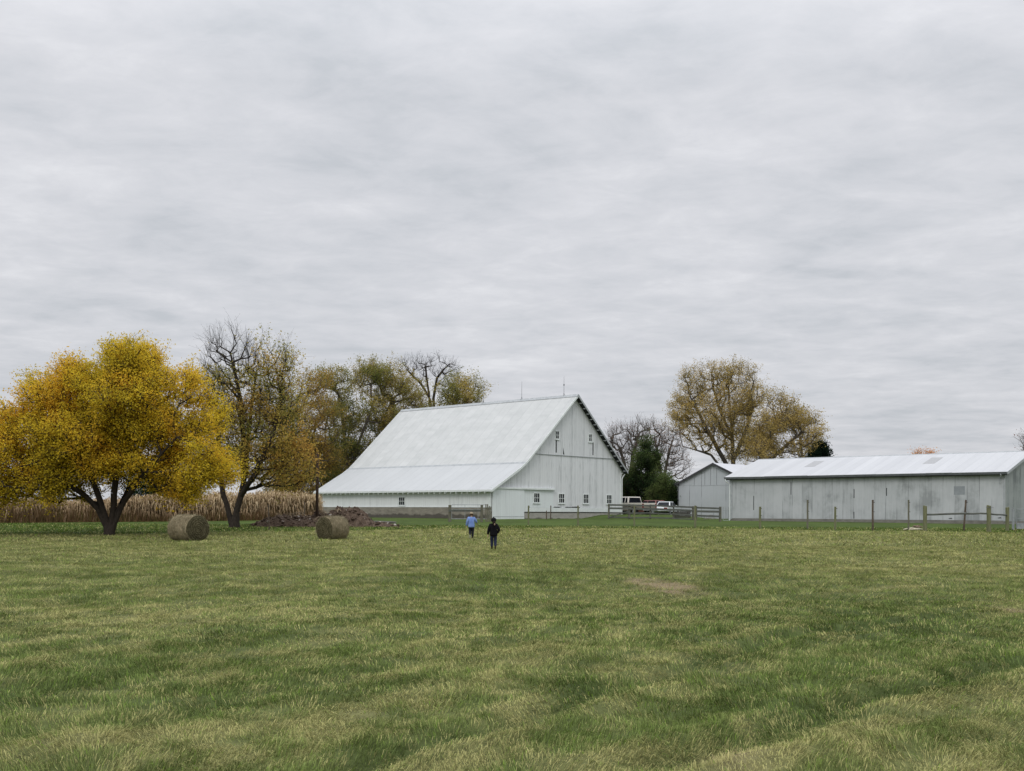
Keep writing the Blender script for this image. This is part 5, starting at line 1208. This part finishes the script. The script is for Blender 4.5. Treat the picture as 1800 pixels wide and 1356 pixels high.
def ellipsoid(name, c, rad, mat, parent, n=16, cut=None, wob=.0):
    vs = []; fs = []; m_ = n//2+1
    for j in range(m_):
        ph = PI*j/(m_-1)
        for i in range(n):
            a = 2*PI*i/n; k = 1+wob*math.sin(5*a+3*ph)
            z = math.cos(ph)
            if cut is not None: z = max(z, cut)
            vs.append((c[0]+rad[0]*math.sin(ph)*math.cos(a)*k, c[1]+rad[1]*math.sin(ph)*math.sin(a)*k, c[2]+rad[2]*z))
    for j in range(m_-1):
        for i in range(n): fs.append((j*n+i, j*n+(i+1) % n, (j+1)*n+(i+1) % n, (j+1)*n+i))
    return MB().add(vs, fs).build(name, mat, parent, smooth=True)
SKIN = m_noisy('skin', (.42, .26, .19), (.5, .32, .24), 6, .55, .05)
def person(label, p, H_, yaw, col, pose, head='cap'):
    """+y is forward (walks away from the camera); all lengths scale with the height"""
    root = empty('person', p, yaw, label, 'person'); h = H_
    hip = h*.50; kn = h*.275; an = h*.045; sh = h*.80; neck = h*.845; hd = h*.92
    hw = h*.052; sw = h*.105
    foot = pose['feet']      # ((x,y,z) left, right) ankle positions
    knee = pose['knees']; el = pose['elbows']; hand = pose['hands']
    S = lambda t: (t[0]*h, t[1]*h, t[2]*h)
    chains = [[((0, 0, hip), h*.045), ((0, .005*h, h*.62), h*.048), ((0, 0, h*.74), h*.055), ((0, -.002*h, neck-.01*h), h*.034), ((0, .006*h, h*.875), h*.032), ((0, .012*h, hd-.018*h), h*.064), ((0, .012*h, hd+.018*h), h*.064), ((0, .008*h, hd+.048*h), h*.046)]]
    for s_, i in ((-1, 0), (1, 1)):
        chains.append([((0, 0, hip), h*.045), ((s_*hw, 0, hip-.03*h), h*.036), (S(knee[i]), h*.028), (S(foot[i]), h*.022), ((foot[i][0]*h, foot[i][1]*h+.07*h, max(foot[i][2]*h-.022*h, .02)), h*.018)])
        hx, hy, hz_ = S(hand[i]); ex_, ey_, ez_ = S(el[i])
        chains.append([((0, 0, h*.74), h*.055), ((s_*sw, 0, sh-.015*h), h*.034), ((ex_, ey_, ez_), h*.025), ((hx, hy, hz_), h*.016)])
    skin_obj('body', chains, SKIN, root)
    for i in (0, 1):                                                   # hands: palm, four fingers, thumb
        w_ = Vector(S(hand[i])); d = (w_-Vector(S(el[i]))).normalized(); s_ = (-1, 1)[i]
        ax = Vector((0, 1, 0)); ax = (ax-d*ax.dot(d)).normalized(); inn = d.cross(ax)*(-s_)
        ch = [[(tuple(w_), h*.013), (tuple(w_+d*.025*h), h*.017), (tuple(w_+d*.045*h), h*.016)]]
        k0 = w_+d*.045*h
        for q, (ln, o_) in enumerate(((.034, .018), (.040, .006), (.037, -.006), (.029, -.017))):
            a_ = k0+ax*o_*h; curl = inn*.45
            ch.append([(tuple(k0), h*.016), (tuple(a_+d*.008*h), h*.0055), (tuple(a_+(d+curl*.4).normalized()*ln*.6*h), h*.005), (tuple(a_+(d+curl).normalized()*ln*h), h*.004)])
        ch.append([(tuple(w_+d*.025*h), h*.017), (tuple(w_+d*.036*h+ax*.022*h+inn*.008*h), h*.006), (tuple(w_+d*.055*h+ax*.027*h+inn*.014*h), h*.005)])
        skin_obj('hand', ch, SKIN, root, 1)
    jr = pose.get('puff', 1.0)
    jc = [[((0, 0, hip-.085*h), h*.118*jr), ((0, 0, hip-.03*h), h*.116*jr), ((0, .003*h, h*.60), h*.112*jr), ((0, 0, h*.735), h*.108*jr), ((0, -.004*h, neck-.022*h), h*.060)]]
    for s_, i in ((-1, 0), (1, 1)):
        ex_, ey_, ez_ = S(el[i]); hx, hy, hz_ = S(hand[i]); e = Vector((ex_, ey_, ez_)); q_ = e.lerp(Vector((hx, hy, hz_)), .93)
        jc.append([((0, 0, h*.735), h*.108*jr), ((s_*sw*1.0, 0, sh-.028*h), h*.062*jr), ((ex_, ey_, ez_), h*.048*jr), (tuple(q_), h*.034*jr)])
    j_ = skin_obj('jacket', jc, col['jacket'], root)
    for v_ in j_.data.skin_vertices[0].data: v_.radius = (v_.radius[0]*1.05, v_.radius[1]*.95)
    tr = [[((0, 0, hip+.03*h), h*.090), ((0, 0, hip-.015*h), h*.092)]]
    for s_, i in ((-1, 0), (1, 1)):
        a_ = Vector(S(foot[i])); k_ = Vector(S(knee[i]))
        tr.append([((0, 0, hip-.015*h), h*.092), ((s_*hw*1.1, 0, hip-.06*h), h*.068), (tuple(k_), h*.054), (tuple(a_+(k_-a_)*.12), h*.044)])
    skin_obj('trousers', tr, col['trousers'], root)
    for i in (0, 1):
        a_ = Vector(S(foot[i])); k_ = Vector(S(knee[i])); u = (k_-a_).normalized(); f_ = Vector((0, 1, 0)); f_ = (f_-u*f_.dot(u)).normalized()
        bo = skin_obj('boot', [[(tuple(a_+u*.085*h), h*.034), (tuple(a_+u*.01*h), h*.030), (tuple(a_-u*.018*h+f_*.025*h), h*.026), (tuple(a_-u*.024*h+f_*.085*h), h*.021)]], col['boots'], root)
        if col.get('sole'):
            c0 = a_-u*.044*h+f_*.03*h; r0 = u.cross(f_)
            vs = [c0+f_*fx*h+r0*rx*h+u*ux*h for ux in (-.004, .006) for fx, rx in ((-.05, -.02), (.03, -.026), (.085, -.012), (.085, .012), (.03, .026), (-.05, .02))]
            MB().add(vs, [(0, 1, 2, 3, 4, 5), (11, 10, 9, 8, 7, 6)]+[(k, (k+1) % 6, (k+1) % 6+6, k+6) for k in range(6)]).build('sole', col['sole'], bo)
    hc_ = (0, .012*h, hd+.006*h)
    for s_ in (-1, 1): ellipsoid('ear', (s_*.056*h, .012*h, hd-.002*h), (.007*h, .012*h, .018*h), SKIN, root, 8)
    ellipsoid('nose', (0, .070*h, hd-.008*h), (.009*h, .014*h, .014*h), SKIN, root, 8)
    for s_ in (-1, 1): ellipsoid('eye', (s_*.02*h, .058*h, hd+.004*h), (.008*h, .006*h, .006*h), M['dark'], root, 8)
    MB().box((-.018*h, .059*h, hd-.034*h), (.018*h, .064*h, hd-.028*h)).build('mouth', m_noisy('lips', (.3, .11, .1), (.36, .14, .12)), root)
    ellipsoid('hair', (0, .002*h, hd+.008*h), (.070*h, .072*h, .072*h), col['hair'], root, 20, wob=.03, cut=-.75)
    if head == 'cap':
        cp = ellipsoid('cap', (0, .010*h, hd+.020*h), (.075*h, .082*h, .064*h), col['cap'], root, 20, cut=-.05)
        MB().prism([(-.045*h, .07*h), (-.03*h, .115*h), (.03*h, .115*h), (.045*h, .07*h)], hd+.022*h, hd+.030*h, 'z').build('brim', col['cap'], cp)
    else:
        ellipsoid('knit_hat', (0, .004*h, hd+.018*h), (.086*h, .088*h, .084*h), col['cap'], root, 20, cut=-.6, wob=.02)
        ellipsoid('hat_bobble', (0, .0, hd+.095*h), (.022*h, .022*h, .020*h), col['cap'], root, 12)
        ellipsoid('scarf', (.024*h, -.145*h, .80*h), (.022*h, .016*h, .034*h), col['hair2'], root, 12)
        skin_obj('long_hair', [[((.0, -.040*h, hd-.03*h), h*.066), ((.010*h, -.085*h, h*.845), h*.056), ((.024*h, -.128*h, h*.785), h*.026), ((.028*h, -.13*h, h*.755), h*.012)]], col['hair'], root)
    return root
cloth = lambda n_, a, b: m_noisy(n_, a, b, 5, .9, .5, (1, 1, .6), 0, .1, .05)
P1 = gp(867.5, 966.3)
person('person in a black coat and black knit hat walking towards the barn in dark jeans', P1, 55*P1.y/F*1.005, math.radians(4),
       dict(jacket=cloth('black_coat', (.003, .003, .004), (.010, .010, .013)), trousers=cloth('dark_jeans', (.012, .016, .034), (.035, .042, .075)), boots=cloth('brown_boots', (.02, .015, .01), (.05, .038, .025)), hair=cloth('dark_hair', (.008, .006, .005), (.022, .016, .012)), hair2=cloth('fair_hair', (.18, .14, .10), (.32, .25, .18)), cap=cloth('black_knit', (.004, .004, .005), (.012, .012, .014))),
       dict(feet=((-.05, .03, .045), (.055, -.09, .075)), knees=((-.055, .05, .275), (.055, .015, .28)), elbows=((-.155, .01, .62), (.175, -.03, .63)), hands=((-.185, .04, .46), (.120, .05, .50)), puff=1.12), 'hat')
P2 = gp(828.5, 947.6)
person('child in a light blue hooded sweatshirt and beige cap walking with a stick', P2, 47*P2.y/F, math.radians(2),
       dict(jacket=cloth('blue_sweatshirt', (.10, .17, .42), (.24, .34, .62)), trousers=cloth('dark_trousers', (.010, .012, .018), (.03, .032, .042)), boots=cloth('dark_shoes', (.03, .025, .02), (.09, .08, .07)), hair=cloth('brown_hair', (.05, .03, .02), (.11, .07, .045)), cap=cloth('beige_cap', (.24, .20, .14), (.36, .30, .22)), sole=cloth('white_sole', (.5, .5, .5), (.66, .66, .66))),
       dict(feet=((-.045, -.13, .15), (.045, .05, .045)), knees=((-.05, .03, .28), (.05, .06, .275)), elbows=((-.155, .0, .64), (.17, .03, .66)), hands=((-.185, .03, .47), (.195, .13, .60)), puff=1.1), 'cap')
h_ = 47*P2.y/F; top_ = P2+Vector((.205*h_, .15*h_, .66*h_)); bot_ = gp(840.5, 947)
bot_.y = P2.y+.35; bot_.z = float(terrain0(bot_.y))
o = MB().tube([(0, 0, 0), tuple((top_-bot_)*.4+Vector((-.02, 0, 0))), tuple((top_-bot_)*.7+Vector((.02, 0, 0))), tuple((top_-bot_)*1.02)], [.012, .016, .018, .016], 7).build('walking_stick', m_noisy('green_stick_wood', (.13, .14, .04), (.26, .26, .09), 6, .8), smooth=True)
o.location = bot_; tag(o, 'thin yellow green stick held in the right hand of the person in blue', 'stick')
